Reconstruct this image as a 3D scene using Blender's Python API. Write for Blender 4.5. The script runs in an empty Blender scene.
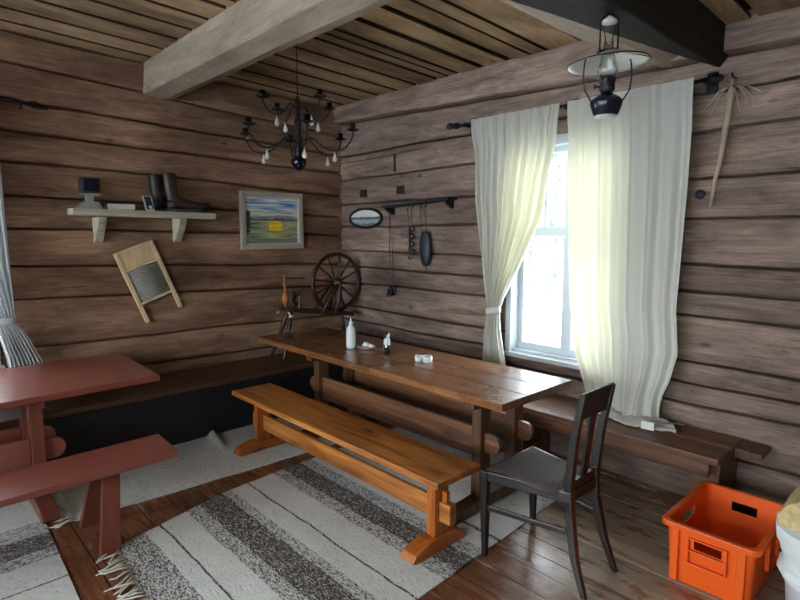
import bpy, bmesh, math, random
from mathutils import Vector, Matrix, noise
random.seed(7)
S = bpy.context.scene
COL = S.collection
PI = math.pi
sin, cos = math.sin, math.cos

# ------------------------------------------------------------------ colour / material helpers
def hx(h, k=1.0):
    h = h.lstrip('#')
    o = []
    for i in (0, 2, 4):
        v = int(h[i:i+2], 16) / 255
        o.append((v/12.92 if v <= .04045 else ((v+.055)/1.055)**2.4) * k)
    return (o[0], o[1], o[2], 1)

class NT:
    def __init__(s, name):
        s.m = bpy.data.materials.new(name); s.m.use_nodes = True
        s.t = s.m.node_tree; s.n = s.t.nodes; s.n.clear()
        s.out = s.n.new('ShaderNodeOutputMaterial')
    def node(s, t, **kw):
        n = s.n.new(t)
        for k, v in kw.items():
            if k in n.inputs: n.inputs[k].default_value = v
            else: setattr(n, k, v)
        return n
    def link(s, a, b): s.t.links.new(a, b)
    def coord(s, scale=(1,1,1), rot=(0,0,0), loc=(0,0,0)):
        tc = s.node('ShaderNodeTexCoord'); mp = s.node('ShaderNodeMapping')
        mp.inputs['Scale'].default_value = scale; mp.inputs['Rotation'].default_value = rot; mp.inputs['Location'].default_value = loc
        s.link(tc.outputs['Object'], mp.inputs['Vector']); return mp.outputs['Vector']
    def noise(s, vec, scale=1, detail=4, rough=.55, dist=0):
        n = s.node('ShaderNodeTexNoise'); n.inputs['Scale'].default_value = scale
        n.inputs['Detail'].default_value = detail; n.inputs['Roughness'].default_value = rough; n.inputs['Distortion'].default_value = dist
        s.link(vec, n.inputs['Vector']); return n.outputs['Fac']
    def ramp(s, fac, stops, interp='LINEAR'):
        r = s.node('ShaderNodeValToRGB'); e = r.color_ramp; e.interpolation = interp
        while len(e.elements) < len(stops): e.elements.new(.5)
        for el, (p, c) in zip(e.elements, stops):
            el.position = p; el.color = c if not isinstance(c, (int, float)) else (c, c, c, 1)
        s.link(fac, r.inputs['Fac']); return r.outputs['Color']
    def mix(s, fac, a, b, mode='MIX'):
        n = s.node('ShaderNodeMix', data_type='RGBA', blend_type=mode)
        for sock, v in ((n.inputs['Factor'], fac), (n.inputs['A'], a), (n.inputs['B'], b)):
            pass
        fi = n.inputs[0]; ai = n.inputs[6]; bi = n.inputs[7]
        for sock, v in ((fi, fac), (ai, a), (bi, b)):
            if hasattr(v, 'is_output'): s.link(v, sock)
            else: sock.default_value = v
        return n.outputs[2]
    def math(s, op, a, b=0.0, clamp=False):
        n = s.node('ShaderNodeMath', operation=op, use_clamp=clamp)
        for i, v in enumerate((a, b)):
            if hasattr(v, 'is_output'): s.link(v, n.inputs[i])
            else: n.inputs[i].default_value = v
        return n.outputs[0]
    def bsdf(s, color, rough=.5, metal=0, bump=None, bstr=.3, bdist=.01, **kw):
        b = s.node('ShaderNodeBsdfPrincipled')
        for sock, v in ((b.inputs['Base Color'], color), (b.inputs['Roughness'], rough), (b.inputs['Metallic'], metal)):
            if hasattr(v, 'is_output'): s.link(v, sock)
            else: sock.default_value = v
        for k, v in kw.items(): b.inputs[k].default_value = v
        if bump is not None:
            bp = s.node('ShaderNodeBump'); bp.inputs['Strength'].default_value = bstr; bp.inputs['Distance'].default_value = bdist
            s.link(bump, bp.inputs['Height']); s.link(bp.outputs['Normal'], b.inputs['Normal'])
        s.link(b.outputs[0], s.out.inputs['Surface']); s.b = b
        return s.m

def plain(name, col, rough=.5, metal=0, var=.12, scale=14, **kw):
    t = NT(name)
    f = t.noise(t.coord(), scale, 4)
    c = t.mix(f, tuple(x*(1-var) for x in col[:3])+(1,), tuple(min(1, x*(1+var)) for x in col[:3])+(1,))
    return t.bsdf(c, rough, metal, **kw)

def wood(name, dark, mid, light, axis='X', s=1.0, rough=.55, bump=.35, knots=.5, tone=False, wear=None, crack=.0, spec=.5, coat=0.0, big=.35):
    t = NT(name)
    ax = 'XYZ'.index(axis)
    def sc(al, cr):
        v = [cr*s]*3; v[ax] = al*s; return v
    g = t.noise(t.coord(sc(1.6, 26)), 1, 7, .62, .5)
    col = t.ramp(g, [(.25, dark), (.5, mid), (.74, light)])
    b = t.noise(t.coord(sc(.7, 3.2), loc=(3, 5, 7)), 1, 3, .5, .3)
    col = t.mix(1.0, col, t.ramp(b, [(.25, 1-big), (.75, 1+big*.45)]), 'MULTIPLY')
    hgt = g
    if knots:
        vo = t.node('ShaderNodeTexVoronoi'); vo.inputs['Scale'].default_value = 1
        t.link(t.coord(sc(1.5, 4.2), loc=(.3, .7, .1)), vo.inputs['Vector'])
        k = t.ramp(vo.outputs['Distance'], [(.03, knots), (.10, knots*.35), (.2, 0)])
        col = t.mix(k, col, tuple(x*.22 for x in dark[:3])+(1,))
    if crack:
        cn = t.noise(t.coord(sc(.55, 13), loc=(9, 2, 4)), 1, 5, .6, .4)
        cr = t.ramp(cn, [(.30, crack), (.355, 0)])
        col = t.mix(cr, col, tuple(x*.25 for x in dark[:3])+(1,))
        hgt = t.math('SUBTRACT', g, cr)
    if tone:
        a = t.node('ShaderNodeAttribute', attribute_name='tone')
        col = t.mix(1.0, col, a.outputs['Color'], 'MULTIPLY')
    r = rough
    if wear:
        wn = t.noise(t.coord((2.2, 2.2, 2.2), loc=(1, 1, 1)), 1.3, 8, .68, .3)
        k = t.ramp(wn, [(wear[1], 0), (wear[1]+.08, wear[2])])
        col = t.mix(k, col, wear[0])
        r = t.ramp(wn, [(.35, rough*.75), (.7, min(1, rough*1.4))])
    m = t.bsdf(col, r, 0, hgt, bump, .006)
    t.b.inputs['Specular IOR Level'].default_value = spec
    t.b.inputs['Coat Weight'].default_value = coat; t.b.inputs['Coat Roughness'].default_value = .2
    return m

def aged(name, c1, c2, axis='X', grain=.16, blotch=.3, crack=.7, tone=True, knots=.8, rough=.78, s=1.0):
    """weathered hewn wood: two broad tones, fine grain, thin cracks, small knots"""
    t = NT(name); ax = 'XYZ'.index(axis)
    def sc(al, cr):
        v = [cr*s]*3; v[ax] = al*s; return v
    b = t.noise(t.coord(sc(.8, 2.6), loc=(3, 5, 7)), 1, 5, .6, .6)
    col = t.mix(t.ramp(b, [(.34, 0), (.66, 1)]), c1, c2)
    m = t.noise(t.coord(sc(2.2, 13), loc=(1, 8, 2)), 1, 6, .7, .8)
    col = t.mix(1.0, col, t.ramp(m, [(.3, 1-blotch), (.68, 1+blotch*.6)]), 'MULTIPLY')
    g = t.noise(t.coord(sc(3.5, 95)), 1, 5, .65, .2)
    col = t.mix(1.0, col, t.ramp(g, [(.3, 1-grain), (.7, 1+grain)]), 'MULTIPLY')
    sp = t.noise(t.coord(sc(9, 55), loc=(5, 5, 1)), 1, 3, .6, 0)
    col = t.mix(t.ramp(sp, [(.27, .55), (.34, 0)]), col, tuple(x*.3 for x in c1[:3])+(1,))
    cn = t.noise(t.coord(sc(.45, 15), loc=(9, 2, 4)), 1, 4, .55, .5)
    cr = t.ramp(cn, [(.285, crack), (.312, 0)])
    col = t.mix(cr, col, tuple(x*.16 for x in c1[:3])+(1,))
    if knots:
        vo = t.node('ShaderNodeTexVoronoi'); vo.inputs['Scale'].default_value = 1
        t.link(t.coord(sc(2.0, 4.0), loc=(.3, .7, .1)), vo.inputs['Vector'])
        k = t.ramp(vo.outputs['Distance'], [(.03, knots), (.085, 0)])
        col = t.mix(k, col, tuple(x*.25 for x in c1[:3])+(1,))
    if tone:
        a = t.node('ShaderNodeAttribute', attribute_name='tone'); col = t.mix(1.0, col, a.outputs['Color'], 'MULTIPLY')
    h = t.math('SUBTRACT', t.math('ADD', m, t.math('MULTIPLY', g, .4)), t.math('MULTIPLY', cr, 1.2))
    mm = t.bsdf(col, rough, 0, h, .55, .008); t.b.inputs['Specular IOR Level'].default_value = .22
    return mm

def floor_mat():
    t = NT('floor_plank')
    g = t.noise(t.coord((45, 2, 45)), 1, 6, .6, .3)
    col = t.ramp(g, [(.28, hx('5a3521')), (.5, hx('764a30')), (.72, hx('8b5c3e'))])
    big = t.noise(t.coord((1.2, .8, 1)), 1, 3); col = t.mix(1.0, col, t.ramp(big, [(.3, .85), (.7, 1.15)]), 'MULTIPLY')
    # paint worn to bare wood round the table end, plus window glare painted in
    tc = t.node('ShaderNodeTexCoord'); mp = t.node('ShaderNodeMapping'); mp.inputs['Location'].default_value = (-.75*.75, -3.75*.55, 0); mp.inputs['Scale'].default_value = (.75, .55, 1)
    t.link(tc.outputs['Object'], mp.inputs['Vector'])
    ln = t.node('ShaderNodeVectorMath', operation='LENGTH'); t.link(mp.outputs[0], ln.inputs[0])
    area = t.ramp(ln.outputs['Value'], [(.15, .20), (.85, -.0)])
    w = t.noise(t.coord((14, 3.2, 10), loc=(2, 2, 2)), 1, 8, .7, .6)
    k = t.ramp(t.math('ADD', w, area), [(.58, 0), (.66, .85)])
    col = t.mix(k, col, t.mix(g, hx('8d7f6c'), hx('a4947e')))
    sc = t.noise(t.coord((26, 6, 26), loc=(8, 1, 2)), 1, 6, .75, .9)
    col = t.mix(t.ramp(sc, [(.30, .75), (.36, 0)]), col, hx('2a1a12'))
    a = t.node('ShaderNodeAttribute', attribute_name='tone'); col = t.mix(1.0, col, a.outputs['Color'], 'MULTIPLY')
    r = t.ramp(w, [(.35, .22), (.7, .42)])
    m = t.bsdf(col, r, 0, t.math('ADD', g, t.math('MULTIPLY', sc, .8)), .3, .006); t.b.inputs['Coat Weight'].default_value = .3; t.b.inputs['Coat Roughness'].default_value = .22
    return m
M = {}
M['log_left'] = aged('log_left', hx('6b4f3d'), hx('9f8068'), 'X', grain=.3, blotch=.5)
M['log_right'] = aged('log_right', hx('6a5950'), hx('9a867a'), 'Y', grain=.3, blotch=.5)
M['board'] = aged('ceiling_board', hx('6f5a42'), hx('b89d7c'), 'X', crack=.0, knots=.85, grain=.12, blotch=.3)
M['beam'] = aged('beam_wood', hx('857767'), hx('a99c8a'), 'Y', crack=.45, tone=False, blotch=.2)
M['beamx'] = aged('pale_beam_wood', hx('9a8d7c'), hx('bdb09d'), 'X', crack=.45, tone=False, blotch=.2)
M['beamshade'] = aged('shaded_beam_wood', hx('1c1a18'), hx('302b27'), 'X', crack=.4, tone=False, blotch=.3)  # near-black wood: shade of the pale beam's side put into the colour
M['floor'] = floor_mat()
M['dark'] = plain('dark_gap', hx('120d0a'), .9)
M['table'] = wood('table_wood', hx('482a18'), hx('80522f'), hx('9f6c42'), 'Y', 1, .3, .2, .6, wear=(hx('8d7660'), .6, .5), coat=.3)
M['tablex'] = wood('trestle_wood', hx('2e1d13'), hx('553823'), hx('6d4a30'), 'Z', 1, .45, .2, .3)
M['pine'] = wood('orange_pine', hx('753a14'), hx('aa672c'), hx('cb8f4c'), 'Y', 1.3, .34, .15, 1.0, coat=.25, big=.45)
M['pinez'] = wood('orange_pine_upright', hx('6e3510'), hx('a85a1e'), hx('c4742c'), 'Z', 1, .38, .15, .6, coat=.2, big=.3)
M['pinex'] = wood('orange_pine_foot', hx('6e3510'), hx('a85a1e'), hx('c4742c'), 'X', 1, .38, .15, .6, coat=.2, big=.3)
M['red'] = wood('red_brown_paint', hx('6a3328'), hx('82463a'), hx('8e5244'), 'X', .5, .3, .08, 0, coat=.2, big=.12)
M['redz'] = wood('red_brown_paint_upright', hx('5f2f22'), hx('733d2e'), hx('80493a'), 'Z', .5, .35, .08, 0, big=.12)
M['nearblack'] = wood('near_black_boards', hx('0f0d0d'), hx('191718'), hx('242020'), 'X', 1, .7, .2, .3)
M['benchx'] = wood('wall_bench_wood', hx('301d13'), hx('573723'), hx('6e4a32'), 'X', 1, .5, .3, .6)
M['benchy'] = wood('wall_bench_wood_long', hx('3a2418'), hx('6b452d'), hx('8a5f42'), 'Y', 1, .42, .3, .7, crack=.3)
M['chair'] = wood('chair_wood', hx('110d0c'), hx('1d1614'), hx('29201d'), 'Z', 1.5, .38, .1, 0, coat=.3)
M['spin'] = wood('spinning_wheel_wood', hx('1c120c'), hx('33221a'), hx('453025'), 'Z', 1.4, .4, .1, 0)
M['spinlight'] = wood('spindle_wood', hx('7a4520'), hx('a9683a'), hx('c58955'), 'Z', 1.4, .5, .1, 0)
M['pale'] = wood('pale_shelf_wood', hx('8f8a76'), hx('a9a48e'), hx('bcb8a2'), 'X', 1, .65, .1, .1, big=.15)
M['wash'] = wood('washboard_wood', hx('b69b74'), hx('d2b890'), hx('e2cca6'), 'Z', 1, .6, .1, .2)
M['stick'] = wood('peeled_stick', hx('8f7d69'), hx('b3a08a'), hx('cab8a2'), 'Z', 1.5, .7, .2, .2)
M['kind'] = wood('split_firewood', hx('a08a58'), hx('c8b27c'), hx('ddcb98'), 'X', 1.3, .75, .4, .3)
M['white'] = plain('white_paint', hx('b9c2c6'), .45, var=.05)
M['iron'] = plain('black_iron', hx('15171c'), .42, .6, var=.3)
M['irondull'] = plain('dull_iron', hx('23252a'), .6, .3, var=.3)
M['navy'] = plain('dark_blue_enamel', hx('161d2a'), .25, .2)
M['enamel'] = plain('white_enamel', hx('dfe3df'), .3, var=.03)
M['orange'] = plain('orange_plastic', hx('e65a10'), .42, var=.06, scale=5)
M['plastic'] = plain('white_plastic', hx('d3d6d6'), .4, var=.05)
M['paper'] = plain('white_paper', hx('dadedc'), .8, var=.06)
M['snow'] = plain('snow', hx('f2f5f8'), .9, var=.04, scale=.5)
M['bark'] = plain('frosted_bark', hx('4a4f53'), .9, var=.2)
M['frost'] = plain('frosted_twigs', hx('555b5f'), .9, var=.1)
M['leather'] = plain('dark_leather', hx('15100e'), .5, var=.4, scale=30)
M['leatherbrown'] = plain('brown_leather', hx('2a1712'), .5, var=.4, scale=30)
M['sole'] = plain('worn_sole', hx('3c3a3a'), .7)
M['slate'] = plain('dark_slate', hx('222a33'), .5)
M['steel'] = plain('ribbed_zinc', hx('8b8c80'), .5, .0, var=.1)
M['grime'] = plain('grey_metal_frame', hx('8d8b86'), .5, .1)
M['yarn'] = plain('grey_wool_cord', hx('4a4646'), .9)
M['fringe'] = plain('fringe_yarn', hx('c9c2b4'), .95, var=.15)
M['label'] = plain('cloth_tag', hx('d5d8d4'), .8)

def glass(name, tint=(.97, .98, .98, 1), gl=.06):
    t = NT(name)
    tr = t.node('ShaderNodeBsdfTransparent'); tr.inputs[0].default_value = tint
    g = t.node('ShaderNodeBsdfGlossy'); g.inputs['Roughness'].default_value = .03
    fr = t.node('ShaderNodeFresnel'); fr.inputs[0].default_value = 1.45
    f = t.math('MULTIPLY', t.math('ADD', fr.outputs[0], gl), .75, True)
    mx = t.node('ShaderNodeMixShader')
    t.link(f, mx.inputs[0]); t.link(tr.outputs[0], mx.inputs[1]); t.link(g.outputs[0], mx.inputs[2])
    t.link(mx.outputs[0], t.out.inputs['Surface']); return t.m
M['glass'] = glass('window_glass', gl=.0)
M['lampglass'] = glass('lamp_glass', (.93, .95, .95, 1), .08)
M['crystal'] = plain('frosted_crystal', hx('d9d7cf'), .12, var=.05)

def cloth(name, dc, tc, k=.5, thin=.0):
    t = NT(name)
    n = t.noise(t.coord((60, 60, 60)), 1, 3)
    d = t.node('ShaderNodeBsdfDiffuse'); d.inputs[0].default_value = dc
    tl = t.node('ShaderNodeBsdfTranslucent'); tl.inputs[0].default_value = tc
    t.link(t.mix(n, tuple(x*.93 for x in dc[:3])+(1,), dc), d.inputs[0])
    mx = t.node('ShaderNodeMixShader'); mx.inputs[0].default_value = k
    t.link(d.outputs[0], mx.inputs[1]); t.link(tl.outputs[0], mx.inputs[2])
    t.link(mx.outputs[0], t.out.inputs['Surface']); return t.m
M['curtain'] = cloth('cream_curtain_cloth', hx('e3e3da'), hx('b9b592'), .26)
M['curtain2'] = cloth('white_curtain_cloth', hx('dfe3e5'), hx('c8cdd0'), .35)

def seat_mat():
    t = NT('worn_seat_leather')
    a = t.noise(t.coord((90, 90, 90)), 1, 4)
    b = t.noise(t.coord((5, 5, 5)), 1, 4)
    c = t.ramp(a, [(.3, hx('2a2322')), (.7, hx('5a4f4c'))])
    c = t.mix(1.0, c, t.ramp(b, [(.3, .75), (.7, 1.2)]), 'MULTIPLY')
    return t.bsdf(c, .68, 0, a, .3, .003)
M['seat'] = seat_mat()

def rug_mat(name, stripes, axis, a0, a1, light=('c2c3bd', 'dadad4'), darkc=('2f2726', '5a4d47'), tint=None):
    """stripes: (start coordinate, darkness); mottled yarn"""
    t = NT(name)
    tc = t.node('ShaderNodeTexCoord'); sp = t.node('ShaderNodeSeparateXYZ'); t.link(tc.outputs['Object'], sp.inputs[0])
    w = t.noise(t.coord((4, 4, 4)), 1, 2)
    pos = t.math('ADD', sp.outputs['XYZ'.index(axis)], t.math('MULTIPLY', t.math('SUBTRACT', w, .5), .035))
    f = t.math('DIVIDE', t.math('SUBTRACT', pos, a0), a1-a0, True)
    D = t.ramp(f, [((p-a0)/(a1-a0), d) for p, d in stripes], 'CONSTANT')
    sc = [95, 95, 95]; sc['XYZ'.index(axis)] = 170
    sc2 = [38, 38, 38]; sc2['XYZ'.index(axis)] = 120
    n1 = t.noise(t.coord(sc), 1, 1); n2 = t.noise(t.coord(sc2, loc=(4, 4, 4)), 1, 2)
    n = t.math('ADD', t.math('MULTIPLY', n1, .5), t.math('MULTIPLY', n2, .5))
    n = t.math('ADD', t.math('MULTIPLY', t.math('SUBTRACT', n, .5), 3.2), .5)
    k = t.math('MULTIPLY', t.math('ADD', t.math('SUBTRACT', D, n), .22), 2.0, True)
    lc = t.mix(t.noise(t.coord((9, 9, 9)), 1, 6, .7), hx(light[0]), hx(light[1]))
    if tint:
        tn = t.noise(t.coord((14, 22, 14), loc=(7, 1, 1)), 1, 6, .75)
        lc = t.mix(t.ramp(tn, [(.55, 0), (.68, tint[1])]), lc, hx(tint[0]))
    dcol = t.mix(n1, hx(darkc[0]), hx(darkc[1]))
    c = t.mix(k, lc, dcol)
    return t.bsdf(c, .95, 0, n2, .5, .006)

def vcol_mat(name, attr, rough=.5):
    t = NT(name)
    a = t.node('ShaderNodeAttribute', attribute_name=attr)
    n = t.noise(t.coord((60, 60, 60)), 1, 4)
    return t.bsdf(t.mix(1.0, a.outputs['Color'], t.ramp(n, [(.3, .9), (.7, 1.08)]), 'MULTIPLY'), rough)
M['painting'] = vcol_mat('painted_canvas', 'paint', .35)

# ------------------------------------------------------------------ mesh builder
class B:
    def __init__(s): s.bm = bmesh.new(); s.tones = None
    def box(s, x0, x1, y0, y1, z0, z1, tilt=None):
        P = [Vector((x, y, z)) for x in (x0, x1) for y in (y0, y1) for z in (z0, z1)]
        return s.hexa(P)
    def hexa(s, P):
        v = [s.bm.verts.new(p) for p in P]
        for f in ((0,1,3,2),(4,6,7,5),(0,4,5,1),(2,3,7,6),(0,2,6,4),(1,5,7,3)):
            s.bm.faces.new([v[i] for i in f])
        return s
    def beam(s, a, b, w, h, up=(0,0,1), w2=None, h2=None):
        """bar from a to b with rectangular section w (side) x h (up)"""
        a = Vector(a); b = Vector(b); d = (b-a).normalized(); up = Vector(up)
        sd = d.cross(up)
        if sd.length < 1e-4: sd = d.cross(Vector((1, 0, 0)))
        sd.normalize(); u = sd.cross(d)
        w2 = w if w2 is None else w2; h2 = h if h2 is None else h2
        P = []
        for p, ww, hh in ((a, w, h), (b, w2, h2)):
            for i in (-.5, .5):
                for j in (-.5, .5): P.append(p + sd*ww*i + u*hh*j)
        return s.hexa(P)
    def prism(s, poly, axis, a, b):
        """poly of 2D points in the two other axes (cyclic order), extruded along axis from a to b"""
        def mk(p, t):
            return {'X': (t, p[0], p[1]), 'Y': (p[0], t, p[1]), 'Z': (p[0], p[1], t)}[axis]
        A = [s.bm.verts.new(mk(p, a)) for p in poly]; C = [s.bm.verts.new(mk(p, b)) for p in poly]
        n = len(poly)
        s.bm.faces.new(A[::-1]); s.bm.faces.new(C)
        for i in range(n): s.bm.faces.new((A[i], A[(i+1) % n], C[(i+1) % n], C[i]))
        return s
    def loft(s, rings, cap=True):
        R = [[s.bm.verts.new(p) for p in r] for r in rings]
        n = len(R[0])
        for i in range(len(R)-1):
            for j in range(n):
                s.bm.faces.new((R[i][j], R[i][(j+1) % n], R[i+1][(j+1) % n], R[i+1][j]))
        if cap: s.bm.faces.new(R[0][::-1]); s.bm.faces.new(R[-1])
        return s
    def tube(s, pts, r, n=8, cap=True):
        pts = [Vector(p) for p in pts]
        rr = r if isinstance(r, (list, tuple)) else [r]*len(pts)
        rings = []; prev = None
        for i, p in enumerate(pts):
            d = (pts[min(i+1, len(pts)-1)] - pts[max(i-1, 0)]).normalized()
            if prev is None:
                u = d.cross(Vector((0, 0, 1)))
                if u.length < 1e-3: u = d.cross(Vector((1, 0, 0)))
            else: u = prev - d*prev.dot(d)
            u.normalize(); w = d.cross(u); prev = u
            rings.append([p + (u*cos(2*PI*k/n) + w*sin(2*PI*k/n))*rr[i] for k in range(n)])
        return s.loft(rings, cap)
    def lathe(s, prof, c=(0,0,0), axis=(0,0,1), n=24, cap=True):
        """prof: (radius, height) along axis from c"""
        ax = Vector(axis).normalized(); c = Vector(c)
        u = ax.cross(Vector((0, 1, 0)))
        if u.length < 1e-3: u = ax.cross(Vector((1, 0, 0)))
        u.normalize(); w = ax.cross(u)
        rings = [[c + ax*h + (u*cos(2*PI*k/n) + w*sin(2*PI*k/n))*max(r, 1e-4) for k in range(n)] for r, h in prof]
        return s.loft(rings, cap)
    def torus(s, c, R, r, axis=(0,0,1), n=40, m=8, sq=1.0):
        ax = Vector(axis).normalized(); c = Vector(c)
        u = ax.cross(Vector((0, 0, 1)))
        if u.length < 1e-3: u = ax.cross(Vector((1, 0, 0)))
        u.normalize(); w = ax.cross(u)
        rings = []
        for i in range(n+1):
            t = 2*PI*(i % n)/n; d = u*cos(t) + w*sin(t)
            rings.append([c + d*(R + r*cos(2*PI*k/m)) + ax*r*sq*sin(2*PI*k/m) for k in range(m)])
        s.loft(rings, False); bmesh.ops.remove_doubles(s.bm, verts=s.bm.verts, dist=1e-6)
        return s
    def sph(s, c, r, sc=(1,1,1), n=16):
        m = Matrix.Translation(c) @ Matrix.Diagonal((*sc, 1))
        bmesh.ops.create_uvsphere(s.bm, u_segments=n, v_segments=max(6, n//2), radius=r, matrix=m); return s
    def grid(s, f, nu, nv, skip=None):
        V = [[s.bm.verts.new(f(i/nu, j/nv)) for j in range(nv+1)] for i in range(nu+1)]
        for i in range(nu):
            for j in range(nv):
                if skip and skip(i, j): continue
                s.bm.faces.new((V[i][j], V[i+1][j], V[i+1][j+1], V[i][j+1]))
        return s

def origin_of(o):
    p = Vector((0, 0, 0))
    while o: p += o.location; o = o.parent
    return p

def obj(name, b, mat, parent=None, loc=None, smooth=False, bevel=0, solid=0, local=False, subsurf=0, recalc=True):
    if recalc: bmesh.ops.recalc_face_normals(b.bm, faces=b.bm.faces)
    me = bpy.data.meshes.new(name)
    off = origin_of(parent) if parent else Vector(loc or (0, 0, 0))
    if not local: bmesh.ops.translate(b.bm, verts=b.bm.verts, vec=-off)
    b.bm.to_mesh(me); b.bm.free()
    o = bpy.data.objects.new(name, me); COL.objects.link(o)
    if mat: me.materials.append(M[mat] if isinstance(mat, str) else mat)
    if parent: o.parent = parent
    elif loc: o.location = loc
    if smooth:
        for p in me.polygons: p.use_smooth = True
    if solid:
        m = o.modifiers.new('solid', 'SOLIDIFY'); m.thickness = solid; m.offset = 0
    if subsurf:
        m = o.modifiers.new('sub', 'SUBSURF'); m.levels = subsurf; m.render_levels = subsurf
    if bevel:
        m = o.modifiers.new('bev', 'BEVEL'); m.width = bevel; m.segments = 2; m.limit_method = 'ANGLE'; m.angle_limit = .6
    return o

def tag(o, label, cat, group=None, kind=None):
    o['label'] = label; o['category'] = cat
    if group: o['group'] = group
    if kind: o['kind'] = kind
    return o
def thing(name, loc, label, cat, group=None):
    o = bpy.data.objects.new(name, None); COL.objects.link(o); o.location = loc; o.empty_display_size = .1
    return tag(o, label, cat, group)
def struct(o, label=None):
    o['kind'] = 'structure'
    if label: o['label'] = label
    return o
def lerp(a, b, t): return a + (b-a)*t
def interp(x, pts):
    if x <= pts[0][0]: return pts[0][1]
    for (a, va), (b, vb) in zip(pts, pts[1:]):
        if x <= b: return va + (vb-va)*(x-a)/(b-a)
    return pts[-1][1]

# ------------------------------------------------------------------ camera (room corner at the origin)
yaw, pitch = math.radians(46.976), math.radians(7.044)
fw = Vector((-cos(yaw)*cos(pitch), -sin(yaw)*cos(pitch), -sin(pitch)))
rt = fw.cross(Vector((0, 0, 1))).normalized(); up = rt.cross(fw)
cam = bpy.data.cameras.new('camera'); co = bpy.data.objects.new('camera', cam); COL.objects.link(co)
co.matrix_world = Matrix(((rt.x, up.x, -fw.x, 3.67), (rt.y, up.y, -fw.y, 4.86), (rt.z, up.z, -fw.z, 1.7), (0, 0, 0, 1)))
cam.sensor_width = 36; cam.lens = 552.4/800*36; cam.clip_start = .05
S.camera = co

# ------------------------------------------------------------------ room shell
RX, RY = 6.3, 7.0
def log_wall(name, fixed, sign, axis, joints, length, segs, mat, seed, bulges={}):
    """log wall on plane fixed (axis coordinate runs along u); joints: function list z(u); sign: room side"""
    b = B(); bm = b.bm
    tl = bm.loops.layers.float_color.new('tone')
    rnd = random.Random(seed)
    tones = [rnd.uniform(.82, 1.12) for _ in joints]
    A0 = [0, .007, .009, .014, .03, .06]
    AD = [-.075, -.06, -.014, -.004, .0, .003]
    def zj(k, u):
        a, c = joints[k]; z = a + (c-a)*u/length
        return z + .014*noise.noise((u*1.1, k*7.3+seed, 0)) + .005*noise.noise((u*5, k*3.1+seed, 4))
    def P(u, z, d):
        return (fixed + sign*d, u, z) if axis == 'Y' else (u, fixed + sign*d, z)
    for u0, u1, zlo, zhi in segs:
        n = max(2, int((u1-u0)/.09))
        us = [u0 + (u1-u0)*i/n for i in range(n+1)]
        for k in range(len(joints)-1):
            cols = []
            for u in us:
                za, zb = zj(k, u), zj(k+1, u)
                c = []
                h = zb-za; wj = 1 + .7*noise.noise((u*1.7, k*5.1, seed+2))
                pr = [(za+a*wj, d) for a, d in zip(A0, AD)] + [(za+h*.35, .006), (za+h*.65, .006)] + [(zb-a*wj*.7, d) for a, d in zip(A0[::-1], AD[::-1])]
                for z, d in pr:
                    dd = d + (bulges.get(k, 0) if d > -.05 else 0)
                    dd += .007*noise.noise((u*2.0, z*5, seed)) if d > -.01 else 0
                    c.append((min(max(z, zlo), zhi), dd))
                cols.append([bm.verts.new(P(u, z, d)) for u_, (z, d) in zip([u]*len(c), c)])
            for i in range(n):
                for j in range(len(cols[0])-1):
                    q = (cols[i][j], cols[i+1][j], cols[i+1][j+1], cols[i][j+1])
                    if (q[0].co.z >= zhi-1e-6 and q[3].co.z >= zhi-1e-6 and q[1].co.z >= zhi-1e-6) or (q[3].co.z <= zlo+1e-6 and q[2].co.z <= zlo+1e-6): continue
                    f = bm.faces.new(q)
                    tv = tones[k]
                    for l in f.loops: l[tl] = (tv, tv*.985, tv*.97, 1)
    bmesh.ops.delete(bm, geom=[v for v in bm.verts if not v.link_faces], context='VERTS')
    return struct(obj(name, b, mat))

# window_1 opening in the wall x = 0
WY0, WY1, WZ0, WZ1 = 2.26, 3.14, .76, 2.33
JR = [(-.02,-.02), (.32,.325), (.607,.617), (.742,.742), (.90,.88), (1.15,1.18), (1.33,1.33), (1.495,1.497), (1.745,1.783), (1.978,2.022), (2.238,2.302), (2.495,2.52), (2.818,2.70), (3.02,2.99), (3.3,3.3)]
log_wall('wall_right', 0, 1, 'Y', JR, 4.1, [(-.06, WY0, -.05, 3.25), (WY0, WY1, -.05, WZ0), (WY0, WY1, WZ1, 3.25), (WY1, RY+.06, -.05, 3.25)], 'log_right', 3, {12: .085})
# wall y = 0 ; window_2 opening x 3.16 - 4.06
LX0, LX1 = 3.16, 4.06
JL = [(-.02,-.02), (.30,.31), (.53,.59), (.795,.838), (1.12,1.20), (1.345,1.455), (1.66,1.72), (1.855,1.96), (2.085,2.20), (2.32,2.415), (2.51,2.63), (2.705,2.89), (2.97,3.10), (3.3,3.3)]
log_wall('wall_left', 0, 1, 'X', JL, 3.0, [(-.06, LX0, -.05, 3.35), (LX0, LX1, -.05, WZ0), (LX0, LX1, WZ1, 3.35), (LX1, RX+.06, -.05, 3.35)], 'log_left', 11)
# the two walls behind the camera, one with unseen windows added for fill light
JB = [(z, z) for z in (-.02, .3, .6, .86, 1.15, 1.45, 1.75, 2.05, 2.35, 2.65, 2.95, 3.4)]
FILL_WIN = [(.6, 2.0), (2.5, 3.9), (4.4, 5.8)]
segs = []; e = -.06
for a_, c_ in FILL_WIN: segs += [(e, a_, -.05, 3.4), (a_, c_, -.05, .8), (a_, c_, 2.3, 3.4)]; e = c_
log_wall('wall_back', RX, -1, 'Y', JB, 7, segs + [(e, RY+.06, -.05, 3.4)], 'log_right', 21)
log_wall('wall_rear', RY, -1, 'X', JB, 6.3, [(-.06, RX+.06, -.05, 3.4)], 'log_left', 31)

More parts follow.
